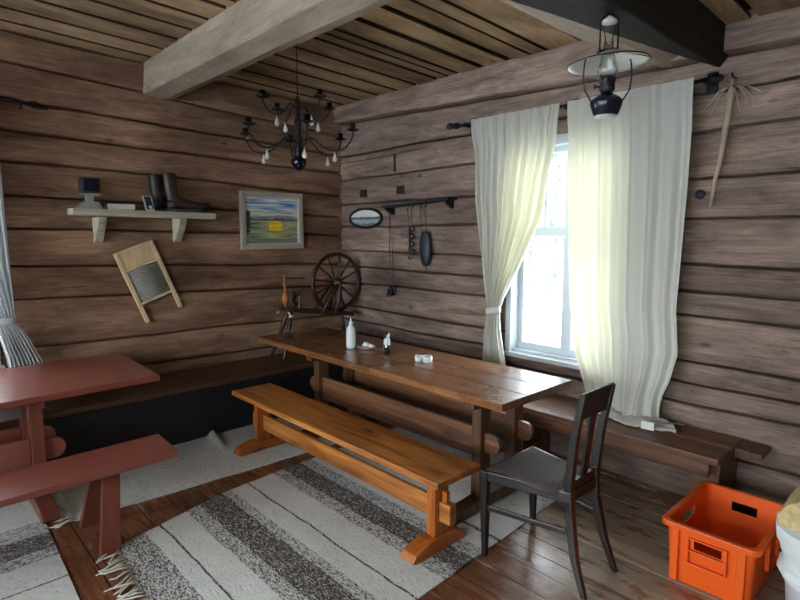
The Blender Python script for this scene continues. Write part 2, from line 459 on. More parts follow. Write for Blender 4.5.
# ceiling: boards along x with open joints, slightly raised away from the window wall
b = B(); bm = b.bm; tl = bm.loops.layers.float_color.new('tone')
def cz(x): return 2.985 + .042*x
def cboard(y0, y1, dz, tn, x0=-.06, x1=RX+.06):
    n0 = len(bm.faces)
    P = [(x, y, cz(x)+dz+h) for x in (x0, x1) for y in (y0, y1) for h in (0, .018)]
    b.hexa([Vector(p) for p in P])
    bm.faces.ensure_lookup_table()
    for f in bm.faces[n0:]:
        q = tn if abs(f.normal.z) > .7 or f.calc_center_median().z < cz(f.calc_center_median().x)+dz+.001 else .16
        for l in f.loops: l[tl] = (q, q*.99, q*.96, 1)
YJ = [-.08, .18, .45, .73, .99, 1.24, 1.50, 1.73, 1.97, 2.24, 2.55, 2.83, 3.1, 3.36, 3.62]
while YJ[-1] < RY: YJ.append(YJ[-1] + random.uniform(.22, .29))
for k, (y0, y1) in enumerate(zip(YJ, YJ[1:])):
    g = .075 if k == 8 else random.choice((.034, .04, .048))
    dz = -.13 if y0 > 3.6 else 0
    mid = (y0+y1)/2 + random.uniform(-.03, .03)
    if k in (6, 9, 13):
        cboard(y0+g/2, mid-.009, dz, random.uniform(.8, 1.1)); cboard(mid+.009, y1-g/2, dz+.004, random.uniform(.8, 1.1))
    else: cboard(y0+g/2, y1-g/2, dz, random.uniform(.8, 1.15))
n0 = len(bm.faces)
for y0, y1, dz in ((-.1, 3.64, .05), (3.6, RY+.1, -.08)):     # dark upper layer that closes the joints
    b.hexa([Vector((x, y, cz(x)+dz+h)) for x in (-.1, RX+.1) for y in (y0, y1) for h in (0, .04)])
b.hexa([Vector((x, y, cz(x)+h)) for x in (-.1, RX+.1) for y in (3.6, 3.63) for h in (-.13, .1)])
bm.faces.ensure_lookup_table()
for f in bm.faces[n0:]:
    for l in f.loops: l[tl] = (.08, .075, .07, 1)
struct(obj('ceiling', b, 'board'))

# floor: planks along y
b = B(); bm = b.bm; tl = bm.loops.layers.float_color.new('tone')
x = -.1
xs = [-.1, .06, .21, .366, .52, .675, .82, .97, 1.125, 1.255, 1.384, 1.54, 1.70, 1.87, 2.0, 2.095, 2.265, 2.465, 2.64, 2.82, 3.0, 3.17]
while xs[-1] < RX: xs.append(xs[-1] + random.uniform(.15, .19))
for x0, x1 in zip(xs, xs[1:]):
    n0 = len(bm.faces); y = -.1
    cuts = [-.1, random.uniform(1.9, 4.2), RY+.1]
    for y0, y1 in zip(cuts, cuts[1:]):
        b.box(x0+.0035, x1-.0035, y0+.002, y1-.002, -.03, random.uniform(-.004, 0))
        tn = random.uniform(.74, 1.16)
        bm.faces.ensure_lookup_table()
        for f in bm.faces[n0:]:
            for l in f.loops: l[tl] = (tn, tn, tn, 1)
        n0 = len(bm.faces)
b.box(-.1, RX+.1, -.1, RY+.1, -.06, -.018)
bm.faces.ensure_lookup_table()
for f in bm.faces[n0:]:
    for l in f.loops: l[tl] = (.15, .14, .13, 1)
struct(obj('floor', b, 'floor'))

# ceiling beams
b = B()
sec = [(1.96,-.262), (1.60,-.25), (1.60,.02), (2.02,.02), (2.035,-.02)]
secs = [(1.67,3.07), (1.69,2.87), (1.72,2.83), (1.83,2.80), (1.99,2.822), (2.008,2.84), (1.985,3.09)]
rings = []
for i in range(40):
    y = -.02 + i*.092
    rings.append([(px + .010*noise.noise((y*1.2, px*3, 0)), y, pz + .008*noise.noise((y*1.4, px*5, 9))) for px, pz in secs])
b.loft(rings)
struct(obj('trim_1', b, 'beam', bevel=.006), 'grey hewn ceiling beam running from the left wall')
b = B(); rings = []
sec2 = [(3.17,3.06), (3.16,2.80), (3.20,2.745), (3.38,2.715), (3.46,2.74), (3.47,3.08)]
for i in range(64):
    x = -.02 + i*.1
    rings.append([(x, py + .012*noise.noise((x*1.5, py*4, 0)), pz + .036*x*(1 if pz > 2.9 else .25) + .010*noise.noise((x*1.7, py*5, 3))) for py, pz in sec2])
b.loft(rings)
struct(obj('trim_2', b, 'beamx', bevel=.012), 'pale hewn ceiling beam ending at the window wall')
b = B(); rings = []  # added beam: shaded side of the pale beam built as dark wood
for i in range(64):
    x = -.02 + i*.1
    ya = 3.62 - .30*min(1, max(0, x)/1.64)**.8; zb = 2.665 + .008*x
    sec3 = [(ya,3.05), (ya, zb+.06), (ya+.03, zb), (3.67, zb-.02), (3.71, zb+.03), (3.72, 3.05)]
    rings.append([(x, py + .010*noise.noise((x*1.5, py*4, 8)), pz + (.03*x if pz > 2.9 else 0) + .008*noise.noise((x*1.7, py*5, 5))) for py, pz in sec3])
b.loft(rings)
struct(obj('trim_3', b, 'beamshade', bevel=.012), 'added near black beam giving the shaded side of the pale ceiling beam over the lamp')

# ------------------------------------------------------------------ windows
def window(name, origin, ua, W, H, cross=.6, muntin=True, gnrm=1):
    """origin: inner lower corner of the opening; ua: unit vector along the wall; inward = into the room"""
    ua = Vector(ua); inw = Vector((abs(ua.y), abs(ua.x), 0))*gnrm
    og = Vector(origin)
    root = struct(bpy.data.objects.new(name, None)); COL.objects.link(root); root.location = og
    def bx(b, u0, u1, z0, z1, d0, d1):
        P = [og + ua*u + inw*d + Vector((0, 0, z)) for u in (u0, u1) for d in (d0, d1) for z in (z0, z1)]
        b.hexa(P)
    def st(o): o['kind'] = 'structure'; return o
    b = B()     # casing and jambs
    bx(b, -.05, .0, -.02, H+.07, -.2, .03); bx(b, W, W+.05, -.02, H+.07, -.2, .03)
    bx(b, .0, W, H, H+.07, -.2, .03); bx(b, .0, W, -.03, .0, -.2, .0)
    st(obj('window_frame', b, 'white', root, bevel=.004))
    b = B(); bx(b, -.07, W+.07, -.055, -.02, -.02, .05); st(obj('window_sill', b, 'white', root, bevel=.004))
    b = B(); f = .042; d0, d1 = -.12, -.075; zc = H*cross
    bx(b, 0, f, 0, H, d0, d1); bx(b, W-f, W, 0, H, d0, d1); bx(b, f, W-f, 0, f+.012, d0, d1); bx(b, f, W-f, H-f, H, d0, d1)
    bx(b, W/2-.042, W/2+.042, f, H-f, d0, d1+.012); bx(b, f, W-f, zc-.033, zc+.033, d0, d1+.006)
    st(obj('sash', b, 'white', root, bevel=.003))
    if muntin:
        b = B()
        for c in (W*.25+.005, W*.75-.005): bx(b, c-.011, c+.011, zc+.03, H-f, d0+.01, d1-.005)
        st(obj('muntin', b, 'white', root))
    b = B(); bx(b, f, W-f, f, H-f, -.1, -.097); st(obj('pane', b, 'glass', root))
    return root
window('window_1', (0, WY0, WZ0), (0, 1, 0), WY1-WY0, WZ1-WZ0, .60)
window('window_2', (LX0, 0, WZ0), (1, 0, 0), LX1-LX0, WZ1-WZ0, .60)

for i, (a_, c_) in enumerate(FILL_WIN): window('window_%d' % (3+i), (RX, a_, .8), (0, 1, 0), c_-a_, 1.5, .6, gnrm=-1)  # unseen windows added behind the camera for front fill light

# ------------------------------------------------------------------ outside: snow and frosted trees
b = B()
b.grid(lambda u, v: (lerp(-60, 60, u), lerp(-60, 60, v), -.6 + (2.2*min(1, max(0, (-6-lerp(-60, 60, u))/20)) if lerp(-60, 60, u) < -6 else 0) + .25*noise.noise((u*14, v*14, 0))), 60, 60)
tag(obj('snow_field', b, 'snow', smooth=True), 'white snow covering the ground outside the window', 'snow', kind='stuff')
def tree(x, y, h, label, seed, z0=-.6):
    rnd = random.Random(seed)
    t = thing('frosted_tree', (x, y, z0), label, 'tree', 'frosted trees outside the window')
    b = B(); pts = [(x + .1*rnd.uniform(-1, 1)*i/6, y + .1*rnd.uniform(-1, 1)*i/6, z0 - .2 + h*i/6) for i in range(7)]
    b.tube(pts, [.13*h/6*(1-.85*i/6) for i in range(7)], 8); obj('trunk', b, 'bark', t)
    b = B()
    for i in range(110):
        k = rnd.uniform(.08, .98); a = rnd.uniform(0, 2*PI); L = h*.32*(1.05-k)*rnd.uniform(.6, 1.2)+.15
        p = Vector((x, y, z0 + h*k)); q = p + Vector((cos(a)*L, sin(a)*L, L*rnd.uniform(.1, .7)))
        b.tube([p, (p+q)/2 + Vector((0, 0, .06*L)), q], [.03, .022, .008], 5)
        for j in range(5):
            s = p.lerp(q, rnd.uniform(.4, 1)); e = s + Vector((rnd.uniform(-1, 1), rnd.uniform(-1, 1), rnd.uniform(-.2, .6)))*L*.35
            b.tube([s, e], [.016, .006], 4)
    obj('branch', b, 'frost', t)
for i, (x, y, h, lb) in enumerate([
    (-8.5, -2.6, 4.2, 'frosted bare tree nearest to the window, seen beside the left curtain'),
    (-10.5, -4.6, 5.2, 'frosted bare tree left of the nearest tree in the snowy yard'),
    (-12, -4.9, 5.6, 'frosted bare tree in the middle of the snowy yard'),
    (-13.5, -6.4, 6.2, 'tall frosted bare tree at the left of the yard behind the others'),
    (-16, -7.0, 7.5, 'tallest frosted tree at the back of the snowy yard'),
    (-15, -8.4, 7.0, 'distant frosted tree showing above the window transom'),
    (-18, -8.6, 8.0, 'farthest frosted tree at the back, right of the tallest one')]):
    tree(x, y, h, lb, 40+i, -.6 + (2.2*min(1, max(0, (-6-x)/20))))

# ------------------------------------------------------------------ wall benches
t = thing('plank_bench', (2.2, .3, 0), 'dark brown plank bench built along the left wall behind both tables', 'bench')
b = B()
b.box(.03, 4.6, .03, .585, .435, .48); obj('seat', b, 'benchx', t, bevel=.006)
b = B(); b.box(.03, 4.6, .50, .525, .0, .434); obj('front_panel', b, 'nearblack', t)  # near-black panel closes the bench front below the seat
t = thing('plank_bench', (.25, 2.3, 0), 'brown plank bench along the window wall under the curtains', 'bench')
b = B(); b.box(.03, .25, .59, 3.95, .44, .48); b.box(.254, .475, .59, 3.95, .437, .479); obj('seat', b, 'benchy', t, bevel=.006)
b = B(); b.box(.43, .46, .59, 3.90, .355, .437); obj('front_board', b, 'benchy', t, bevel=.004)
for y0 in (1.4, 2.6):
    b = B(); b.box(.06, .40, y0, y0+.06, 0, .437); obj('leg', b, 'benchy', t, bevel=.004)
b = B(); b.prism([(3.79, 0), (3.76, .437), (3.93, .437), (3.915, 0)], 'X', .03, .36); obj('leg', b, 'tablex', t, bevel=.006)
b = B(); b.prism([(3.952, .42), (4.02, .43), (4.09, .445), (4.09, .474), (3.952, .479)], 'X', .03, .22); obj('end_bracket', b, 'tablex', t, bevel=.004)

# ------------------------------------------------------------------ long brown trestle table
t = thing('trestle_table', (.92, 1.8, 0), 'long dark brown trestle table with worn plank top along the window wall', 'table')
b = B(); ed = [.55, .80, 1.04, 1.285]
for x0, x1 in zip(ed, ed[1:]):
    b.box(x0+.001, x1-.001, .43, 3.115, .722, .77)
obj('tabletop', b, 'table', t, bevel=.005)
for yc in (1.15, 2.83):
    b = B(); b.prism([(.52, 0), (.47, .03), (.50, .07), (.80, .10), (1.03, .10), (1.37, .075), (1.435, .05), (1.41, 0), (1.2, 0), (1.15, .02), (.72, .02), (.67, 0)], 'Y', yc-.045, yc+.045)
    obj('foot', b, 'tablex', t, bevel=.006)
    b = B(); b.box(.62, 1.22, yc-.04, yc+.04, .66, .721); obj('cleat', b, 'tablex', t, bevel=.006)
    for xc in (.76, 1.10):
        b = B(); b.box(xc-.05, xc+.05, yc-.035, yc+.035, .10, .66); obj('post', b, 'tablex', t, bevel=.005)
for xc in (.76, 1.10):
    b = B(); b.box(xc-.016, xc+.016, 1.186, 2.794, .33, .515); o = obj('stretcher', b, 'benchy', t, bevel=.004)
    for ya, sg in ((2.866, 1), (1.114, -1)):
        poly = [(ya, .375)] + [(ya + sg*(.055 + .055*sin(PI*k/8)), .435 - .06*cos(PI*k/8)) for k in range(9)] + [(ya, .495)]
        b = B(); b.prism(poly, 'X', xc-.014, xc+.014); obj('tenon', b, 'benchy', o, bevel=.003)

# ------------------------------------------------------------------ orange pine bench
t = thing('pine_bench', (1.6, 2.0, 0), 'orange varnished pine trestle bench standing in front of the long table', 'bench')
b = B(); b.box(1.425, 1.765, .885, 3.09, .428, .465); obj('seat', b, 'pine', t, bevel=.006)
for yc, o in ((1.06, -1), (2.94, 1)):
    b = B(); b.prism([(1.44, .055), (1.42, .02), (1.445, .0), (1.52, 0), (1.56, .012), (1.64, .012), (1.70, 0), (1.80, 0), (1.835, .02), (1.81, .055), (1.70, .085), (1.50, .085)], 'Y', yc-.05, yc+.05)
    obj('foot', b, 'pinex', t, bevel=.006)
    b = B(); b.box(1.545, 1.655, yc-.03, yc+.03, .085, .39); obj('post', b, 'pinez', t, bevel=.005)
    b = B(); b.prism([(1.45, .427), (1.455, .41), (1.52, .385), (1.68, .385), (1.735, .41), (1.74, .427)], 'Y', yc-.035, yc+.035)
    obj('cleat', b, 'pinex', t, bevel=.005)
b = B(); b.box(1.585, 1.615, 1.095, 2.905, .165, .285)
obj('stretcher', b, 'pine', t, bevel=.004)
for yc, s in ((1.06, -1), (2.94, 1)):
    b = B(); b.box(1.575, 1.625, yc+.032*s, yc+.11*s, .17, .28); o = obj('tenon', b, 'pine', t, bevel=.004)
    b = B(); b.hexa([Vector((x, yc + s*y, z)) for x in (1.585, 1.615) for y in (.045, .075) for z in (.281, .34)]); obj('wedge', b, 'pinez', o, bevel=.002)

# ------------------------------------------------------------------ red-brown table and bench (left)
t = thing('trestle_table', (3.2, .68, 0), 'red brown painted trestle table at the left edge by the curtained window', 'table')
b = B(); b.prism([(2.365, .20), (2.385, 1.135), (4.35, 1.175), (4.35, .20)], 'Z', .712, .75); obj('tabletop', b, 'red', t, bevel=.005)
for xc in (3.08, 4.1):
    b = B(); b.prism([(.62, 0), (.60, .03), (.64, .085), (.75, .10), (.95, .10), (1.19, .075), (1.25, .03), (1.22, 0)], 'X', xc-.045, xc+.045); obj('foot', b, 'redz', t, bevel=.006)
    b = B(); b.box(xc-.04, xc+.04, .40, 1.08, .655, .711); obj('cleat', b, 'redz', t, bevel=.006)
    for yc in (.70, .98):
        b = B(); b.box(xc-.035, xc+.035, yc-.05, yc+.05, .10, .655); obj('post', b, 'redz', t, bevel=.005)
for yc in (.70, .98):
    b = B(); b.box(3.116, 4.06, yc-.016, yc+.016, .28, .46); o = obj('stretcher', b, 'red', t, bevel=.004)
    poly = [(3.044, .305)] + [(2.99 - .06*sin(PI*k/8), .37 - .065*cos(PI*k/8)) for k in range(9)] + [(3.044, .435)]
    b = B(); b.prism(poly, 'Y', yc-.014, yc+.014); obj('tenon', b, 'red', o, bevel=.003)
t = thing('painted_bench', (3.2, 1.6, 0), 'red brown painted bench with splayed plank legs beside the red brown table', 'bench')
b = B(); b.prism([(2.505, 1.40), (2.52, 1.765), (4.2, 1.83), (4.2, 1.46)], 'Z', .415, .45); obj('seat', b, 'red', t, bevel=.006)
for xc in (2.86, 3.95):
    for s in (-1, 1):
        b = B(); yc = 1.59
        b.beam((xc-.0, yc + s*.09, .414), (xc+.06, yc + s*.20, .0), .085, .04, up=(0, 1, 0), w2=.10); 
        obj('leg', b, 'redz', t, bevel=.004)

# ------------------------------------------------------------------ dark chair
t = thing('dining_chair', (1.25, 3.4, 0), 'black brown wooden chair with worn dark leather seat at the table end', 'chair')
def leg(pts, ws, name='leg', mat='chair'):
    b = B(); rings = []
    for (x, y, z), w in zip(pts, ws):
        h = w/2; rings.append([(x-h, y-h, z), (x+h, y-h, z), (x+h, y+h, z), (x-h, y+h, z)])
    b.loft(rings); return obj(name, b, mat, t, bevel=.004)
leg([(1.475, 3.165, 0), (1.472, 3.16, .20), (1.468, 3.155, .468)], [.026, .036, .042])
leg([(1.025, 3.165, 0), (1.028, 3.16, .20), (1.032, 3.155, .468)], [.026, .036, .042])
for s, xb, xs_, xt in ((1, 1.415, 1.365, 1.372), (-1, 1.105, 1.115, 1.098)):
    leg([(xb, 3.70, 0), (xb*.6+xs_*.4, 3.635, .16), (xs_, 3.585, .36), (xs_, 3.575, .50), (lerp(xs_, xt, .5), 3.595, .72), (xt, 3.635, .955)], [.026, .034, .04, .04, .036, .03])
b = B(); b.prism([(1.49, 3.135), (1.01, 3.135), (1.095, 3.595), (1.385, 3.595)], 'Z', .415, .468)
obj('seat_frame', b, 'chair', t, bevel=.004)
b = B()
def seatf(u, v):
    y = lerp(3.15, 3.555, v); hw = lerp(.225, .132, v); xc = lerp(1.25, 1.24, v)
    e = min(u, 1-u, v, 1-v); return (xc + hw*(2*u-1), y, .470 + .016*min(1, e*9)**.6)
b.grid(seatf, 14, 14); b.box(1.06, 1.44, 3.16, 3.54, .455, .471)
obj('seat', b, 'seat', t, smooth=True)
bb = B(); bb.prism([(3.602, .825), (3.627, .962), (3.645, .962), (3.620, .825)], 'X', 1.085, 1.388)
obj('backrest', bb, 'chair', t, bevel=.004)
b = B(); b.prism([(3.568, .50), (3.605, .83), (3.619, .83), (3.582, .50)], 'X', 1.205, 1.262); obj('slat', b, 'chair', t, bevel=.002)
b = B(); b.box(1.13, 1.35, 3.565, 3.59, .475, .515); obj('back_rail', b, 'chair', t, bevel=.003)
b = B(); b.beam((1.470, 3.17, .27), (1.385, 3.58, .27), .016, .028); obj('stretcher', b, 'chair', t, bevel=.003)
b = B(); b.beam((1.03, 3.17, .27), (1.11, 3.58, .27), .016, .028); obj('stretcher', b, 'chair', t, bevel=.003)

# ------------------------------------------------------------------ rugs
def rug(name, label, back, front, x0, x1, mat, fr_end=None, seed=0, along='X', sides=None, group='woven rugs on the floor', fold_h=None):
    t = thing(name, ((x0+x1)/2, (interp((x0+x1)/2, back)+interp((x0+x1)/2, front))/2, 0), label, 'rug', group)
    og = t.location.copy()
    def P(u, v, dz=0):
        x = lerp(x0, x1, u); y = lerp(interp(x, back), interp(x, front), v)
        if sides: x += lerp(sides[0], sides[1], v)*(u if along == 'X' else 1)
        return (x, y, .008 + .005*noise.noise((x*2.2+seed, y*2.2, 0)) + .003*noise.noise((x*6, y*6, seed)) + dz + (fold_h(x, y) if fold_h else 0))
    b = B(); b.grid(lambda u, v: P(u, v), 90, 50)
    bm = b.bm
    ret = bmesh.ops.extrude_face_region(bm, geom=bm.faces[:])
    bmesh.ops.translate(bm, verts=[e for e in ret['geom'] if isinstance(e, bmesh.types.BMVert)], vec=(0, 0, -.007))
    for v in bm.verts: v.co.z = max(v.co.z, .0008)
    obj('weave', b, mat(og), t, smooth=False)
    if fr_end is not None:
        b = B(); rnd = random.Random(seed); n = 46
        for i in range(n):
            v = (i+.5)/n
            p = Vector(P(fr_end, v)); q0 = Vector(P(.5, v)); d = (p-q0); d.z = 0; d.normalize()
            a = rnd.uniform(-.55, .55) + .5*noise.noise((v*9, seed, 0)); d = Matrix.Rotation(a, 3, 'Z') @ d
            L = rnd.uniform(.07, .12)
            e = p + d*L; e2 = e + Matrix.Rotation(rnd.uniform(-.8, .8), 3, 'Z') @ d*.03
            b.tube([(p.x, p.y, .010), (p+d*L*.4) + Vector((0, 0, .012-p.z)), (e.x, e.y, .006), (e2.x, e2.y, .005)], [.006, .0055, .005, .002], 6)
        obj('fringe', b, 'fringe', t, smooth=True)
    return t
st1 = [(0, .22), (.35, .32), (.75, .2), (1.05, .03), (1.30, .75), (1.315, .04), (1.44, .5), (1.55, .82), (1.69, .5), (1.78, .03), (1.985, .8), (1.998, .03), (2.115, .45), (2.18, .78), (2.36, .5), (2.44, .03), (2.605, .8), (2.617, .03), (2.71, .55)]
rug('woven_rug', 'big grey and white striped rug under the pine bench, fringed at its left end',
    [(.1, 1.42), (1.36, 1.495), (2.0, 1.545), (2.31, 1.60), (2.88, 1.765)], [(.1, 3.06), (.75, 3.108), (2.0, 3.18), (2.95, 3.24)], .3, 2.88,
    lambda og: rug_mat('striped_rug', [(p-og.x, d) for p, d in st1], 'X', -og.x, 3.2-og.x), 1.0, 5, sides=(0, .07))
rug('woven_rug', 'pale plain rug lying along the wall bench behind the pine bench',
    [(.9, .40), (2.0, .45), (2.5, .55), (2.95, .66)], [(.9, 1.36), (1.3, 1.375), (2.37, 1.335), (2.95, 1.30)], 1.0, 2.945,
    lambda og: rug_mat('pale_rug', [(0, .12), (.5, .16), (.9, .1)], 'X', -2, 2, ('bcbcb6', 'dcdcd6'), tint=('9d8478', .55)), 1.0, 9, sides=(0, .03),
    fold_h=lambda x, y: .045*math.exp(-((x-1.76-.15*(y-.42))/.035)**2)*max(0, 1-abs(y-.5)/.42))
st3 = [(0, .05), (.6, .12), (.9, .04), (1.17, .45), (1.33, .8), (1.52, .5), (1.62, .1), (1.70, .04), (1.86, .8), (1.868, .04)]
rug('woven_rug', 'grey and white striped rug under the red brown table and bench at the lower left',
    [(3.08, .30), (4.4, .30)], [(3.08, 3.2), (4.4, 3.2)], 3.075, 4.3,
    lambda og: rug_mat('left_rug', [(p-og.y, d) for p, d in st3], 'Y', -og.y, 3.0-og.y), None, 13, along='Y', sides=(0, .10))

# ------------------------------------------------------------------ curtains
def sm(a, b, x):
    k = min(1, max(0, (x-a)/(b-a))); return k*k*(3-2*k)
# left curtain of window_1, tied back
t = thing('curtain', (.12, 2.1, .5), 'cream curtain tied back at the left side of the window', 'curtain', 'curtains')
oL = [(.50, 2.05), (.65, 2.072), (1.05, 2.098), (1.09, 2.108), (1.15, 2.10), (1.39, 2.054), (1.96, 1.959), (2.56, 1.925)]
iL = [(.50, 2.31), (.64, 2.283), (.92, 2.225), (1.05, 2.215), (1.09, 2.215), (1.18, 2.252), (1.45, 2.405), (1.81, 2.575), (2.28, 2.67), (2.56, 2.715)]
def fold(u, z, n, amp, ph=0, drift=.3):
    return amp*(sin(2*PI*n*u + ph + drift*sin(z*2+u*4)) + .28*sin(2*PI*n*1.73*u + 1.3 + z*.7))
def cl(u, v):
    z = lerp(2.585, .485, v); y = lerp(interp(z, oL), interp(z, iL), u)
    tie = math.exp(-((z-1.08)/.12)**2)
    n = 11; amp = lerp(.008, .024, sm(0, .25, v))*(1-.45*tie)
    return (.125 + .032*sm(2.3, 2.5, z) + fold(u, z, n, amp) + .03*sin(PI*u)*(1-tie)*sm(2.5, 2.2, z), y + .004*sin(9*z+u*30), z)
b = B(); b.grid(cl, 150, 70); obj('cloth', b, 'curtain', t, smooth=True)
b = B(); b.grid(lambda u, v: (.125 + .045*sin(2*PI*u), 2.16 + .066*cos(2*PI*u), lerp(1.05, 1.10, v) + .012*cos(2*PI*u)), 28, 3)
obj('tieback', b, 'curtain', t, smooth=True, solid=.003)
# right curtain, hanging loose onto the bench
t = thing('curtain', (.12, 3.2, .5), 'long cream curtain hanging loose over the right side of the window onto the bench', 'curtain', 'curtains')
lR = [(.50, 3.03), (.62, 2.99), (.783, 2.93), (.87, 2.905), (1.22, 2.845), (1.92, 2.80), (2.56, 2.778)]
rR = [(.50, 3.50), (.60, 3.50), (.68, 3.515), (.77, 3.55), (.95, 3.59), (1.22, 3.565), (1.53, 3.575), (2.0, 3.588), (2.56, 3.588)]
def cr(u, v):
    z = lerp(2.585, .488, v); y = lerp(interp(z, lR), interp(z, rR), u)
    amp = lerp(.007, .017, sm(0, .3, v))
    x = .135 + .022*sm(2.3, 2.5, z) + fold(u, z, 7, amp, .8, .5)
    k = sm(.72, .5, z); x += k*(.06*sin(PI*u) + .02*sin(11*u)); z += k*.012*sin(23*u)
    return (max(x, .05), y + .01*k*sin(17*u), max(z, .487))
b = B(); b.grid(cr, 150, 70); obj('cloth', b, 'curtain', t, smooth=True)
b = B()
def puddle(u, v):
    y = lerp(3.12, 3.62, u); x = lerp(.07, lerp(.33, .24, abs(2*u-1)), v)
    return (x, y + .02*sin(8*v), .485 + abs(.018*noise.noise((u*7, v*5, 2))) + .035*sin(PI*v)*(.4+.6*abs(sin(6.3*u+.6))))
b.grid(puddle, 40, 20); obj('hem', b, 'curtain', t, smooth=True)
b = B(); b.hexa([Vector((x+dx, y, z)) for dx in (0, .004) for (x, y) in ((.335, 3.47), (.325, 3.545)) for z in (.495, .545)])
obj('hem_tag', b, 'label', t)
# rod
t = thing('curtain_rod', (.12, 2.75, 2.57), 'dark iron curtain rod above the window carrying both cream curtains', 'curtain rod')
b = B(); b.tube([(.12, 1.77, 2.565), (.12, 3.66, 2.568)], .011, 10); obj('rod', b, 'iron', t, smooth=True)
for y in (1.83, 2.744, 3.64):
    b = B(); b.beam((.002, y, 2.565), (.12, y, 2.565), .03, .035); b.box(.0, .02, y-.03, y+.03, 2.51, 2.63); obj('bracket', b, 'iron', t, bevel=.004)
for y, s in ((1.77, -1), (3.66, 1)):
    b = B(); b.lathe([(.011, 0), (.022, .01), (.026, .03), (.016, .05), (.02, .06), (.004, .075)], (.12, y, 2.566), (0, s, 0), 12); obj('finial', b, 'iron', t, smooth=True)
# left window curtain
t = thing('curtain', (3.4, .12, .5), 'white curtain tied back at the far left edge beside the red brown table', 'curtain', 'curtains')
oW = [(.50, 2.80), (.78, 2.885), (.95, 2.955), (1.07, 3.025), (1.12, 3.02), (1.43, 3.022), (2.6, 3.03)]
iW = [(.50, 3.06), (.80, 3.09), (1.0, 3.13), (1.08, 3.14), (1.2, 3.22), (1.5, 3.42), (2.0, 3.55), (2.6, 3.58)]
def cw(u, v):
    z = lerp(2.585, .485, v); x = lerp(interp(z, oW), interp(z, iW), u); tie = math.exp(-((z-1.08)/.1)**2)
    return (x, .13 + fold(u, z, 9, lerp(.012, .025, sm(0, .25, v))*(1-.5*tie)), z)
b = B(); b.grid(cw, 110, 60); obj('cloth', b, 'curtain2', t, smooth=True)
b = B(); b.grid(lambda u, v: (3.083 + .066*cos(2*PI*u), .135 + .045*sin(2*PI*u), lerp(1.05, 1.10, v)), 24, 3); obj('tieback', b, 'curtain2', t, smooth=True, solid=.003)
t = thing('curtain_rod', (3.6, .12, 2.57), 'iron curtain rod over the left wall window, outside the frame edge', 'curtain rod')
b = B(); b.tube([(3.06, .12, 2.585), (4.2, .12, 2.585)], .011, 10); b.beam((3.1, .0, 2.585), (3.1, .12, 2.585), .02, .03); b.beam((4.15, .0, 2.585), (4.15, .12, 2.585), .02, .03); obj('rod', b, 'iron', t)

# ------------------------------------------------------------------ wall shelf and what stands on it
t = thing('wall_shelf', (2.08, 0, 1.8), 'pale painted wooden shelf on two angled brackets on the left wall', 'shelf')
b = B(); b.hexa([Vector((x, y, z0+h)) for x, z0 in ((1.518, 1.808), (2.618, 1.824)) for y in (.012, .20) for h in (0, .052)]); obj('board', b, 'pale', t, bevel=.004)
for x in (1.80, 2.42):
    b = B(); b.beam((x, .185, 1.812), (x, .02, 1.62), .06, .03, up=(1, 0, 0)); b.box(x-.03, x+.03, .01, .035, 1.60, 1.812)
    b = B(); b.prism([(.012, 1.81), (.012, 1.615), (.05, 1.615), (.19, 1.78), (.19, 1.812)], 'X', x-.03, x+.03); obj('bracket', b, 'pale', t, bevel=.004)
def sz(x): return 1.8605 + (x-1.518)/(2.64-1.518)*.0155
# dark cube-shaped box on pale stand
t = thing('display_box', (2.49, .1, sz(2.49)), 'small dark square box raised on a pale stand at the left end of the shelf', 'box')
z0 = sz(2.49)
b = B(); b.prism([(2.40, z0), (2.58, z0), (2.52, z0+.055), (2.43, z0+.055)], 'Y', .04, .16); b.box(2.455, 2.505, .07, .12, z0+.055, z0+.10); b.box(2.41, 2.54, .05, .15, z0+.10, z0+.115); obj('stand', b, 'grime', t, bevel=.003)
b = B(); b.hexa([Vector((x, y, z)) for x in (2.412, 2.538) for y in (.045, .155) for z in (z0+.116, z0+.236)]); o = obj('case', b, 'slate', t, bevel=.006)
b = B(); b.box(2.428, 2.522, .1555, .160, z0+.132, z0+.222); obj('front_plate', b, 'navy', o, bevel=.002)
# flat white box
tag(obj('flat_box', B().box(2.165, 2.365, .03, .15, sz(2.26)+.0015, sz(2.26)+.046), 'plastic', loc=(2.265, .1, sz(2.26)), bevel=.004), 'flat white box lying on the shelf between dark box and card', 'box')
# little upright card in a pale frame
t = thing('picture_card', (2.06, .15, sz(2.06)), 'small upright dark card with white edge leaning on the shelf by the boots', 'card')
zz = sz(2.06)
P = [Vector((x + .02*(z-zz)/.12, y, z)) for x in (2.025, 2.088) for y, z in ((.155, zz+.001), (.135, zz+.115))]
def card(b, x0, x1, k0, k1, th, off=0):
    V = []
    for x in (x0, x1):
        for k in (k0, k1):
            for d in (0, th): V.append(Vector((x + .018*k, .16 - .025*k + d + off, zz + .0015 + .118*k)))
    b.hexa([V[0], V[1], V[2], V[3], V[4], V[5], V[6], V[7]]); return b
obj('backing', card(B(), 2.02, 2.09, 0, 1, .004), 'plastic', t)
obj('photo', card(B(), 2.026, 2.078, .1, .97, .0015, .0042), 'slate', t)
obj('mark', card(B(), 2.036, 2.06, .14, .34, .001, .0058), 'plastic', t)
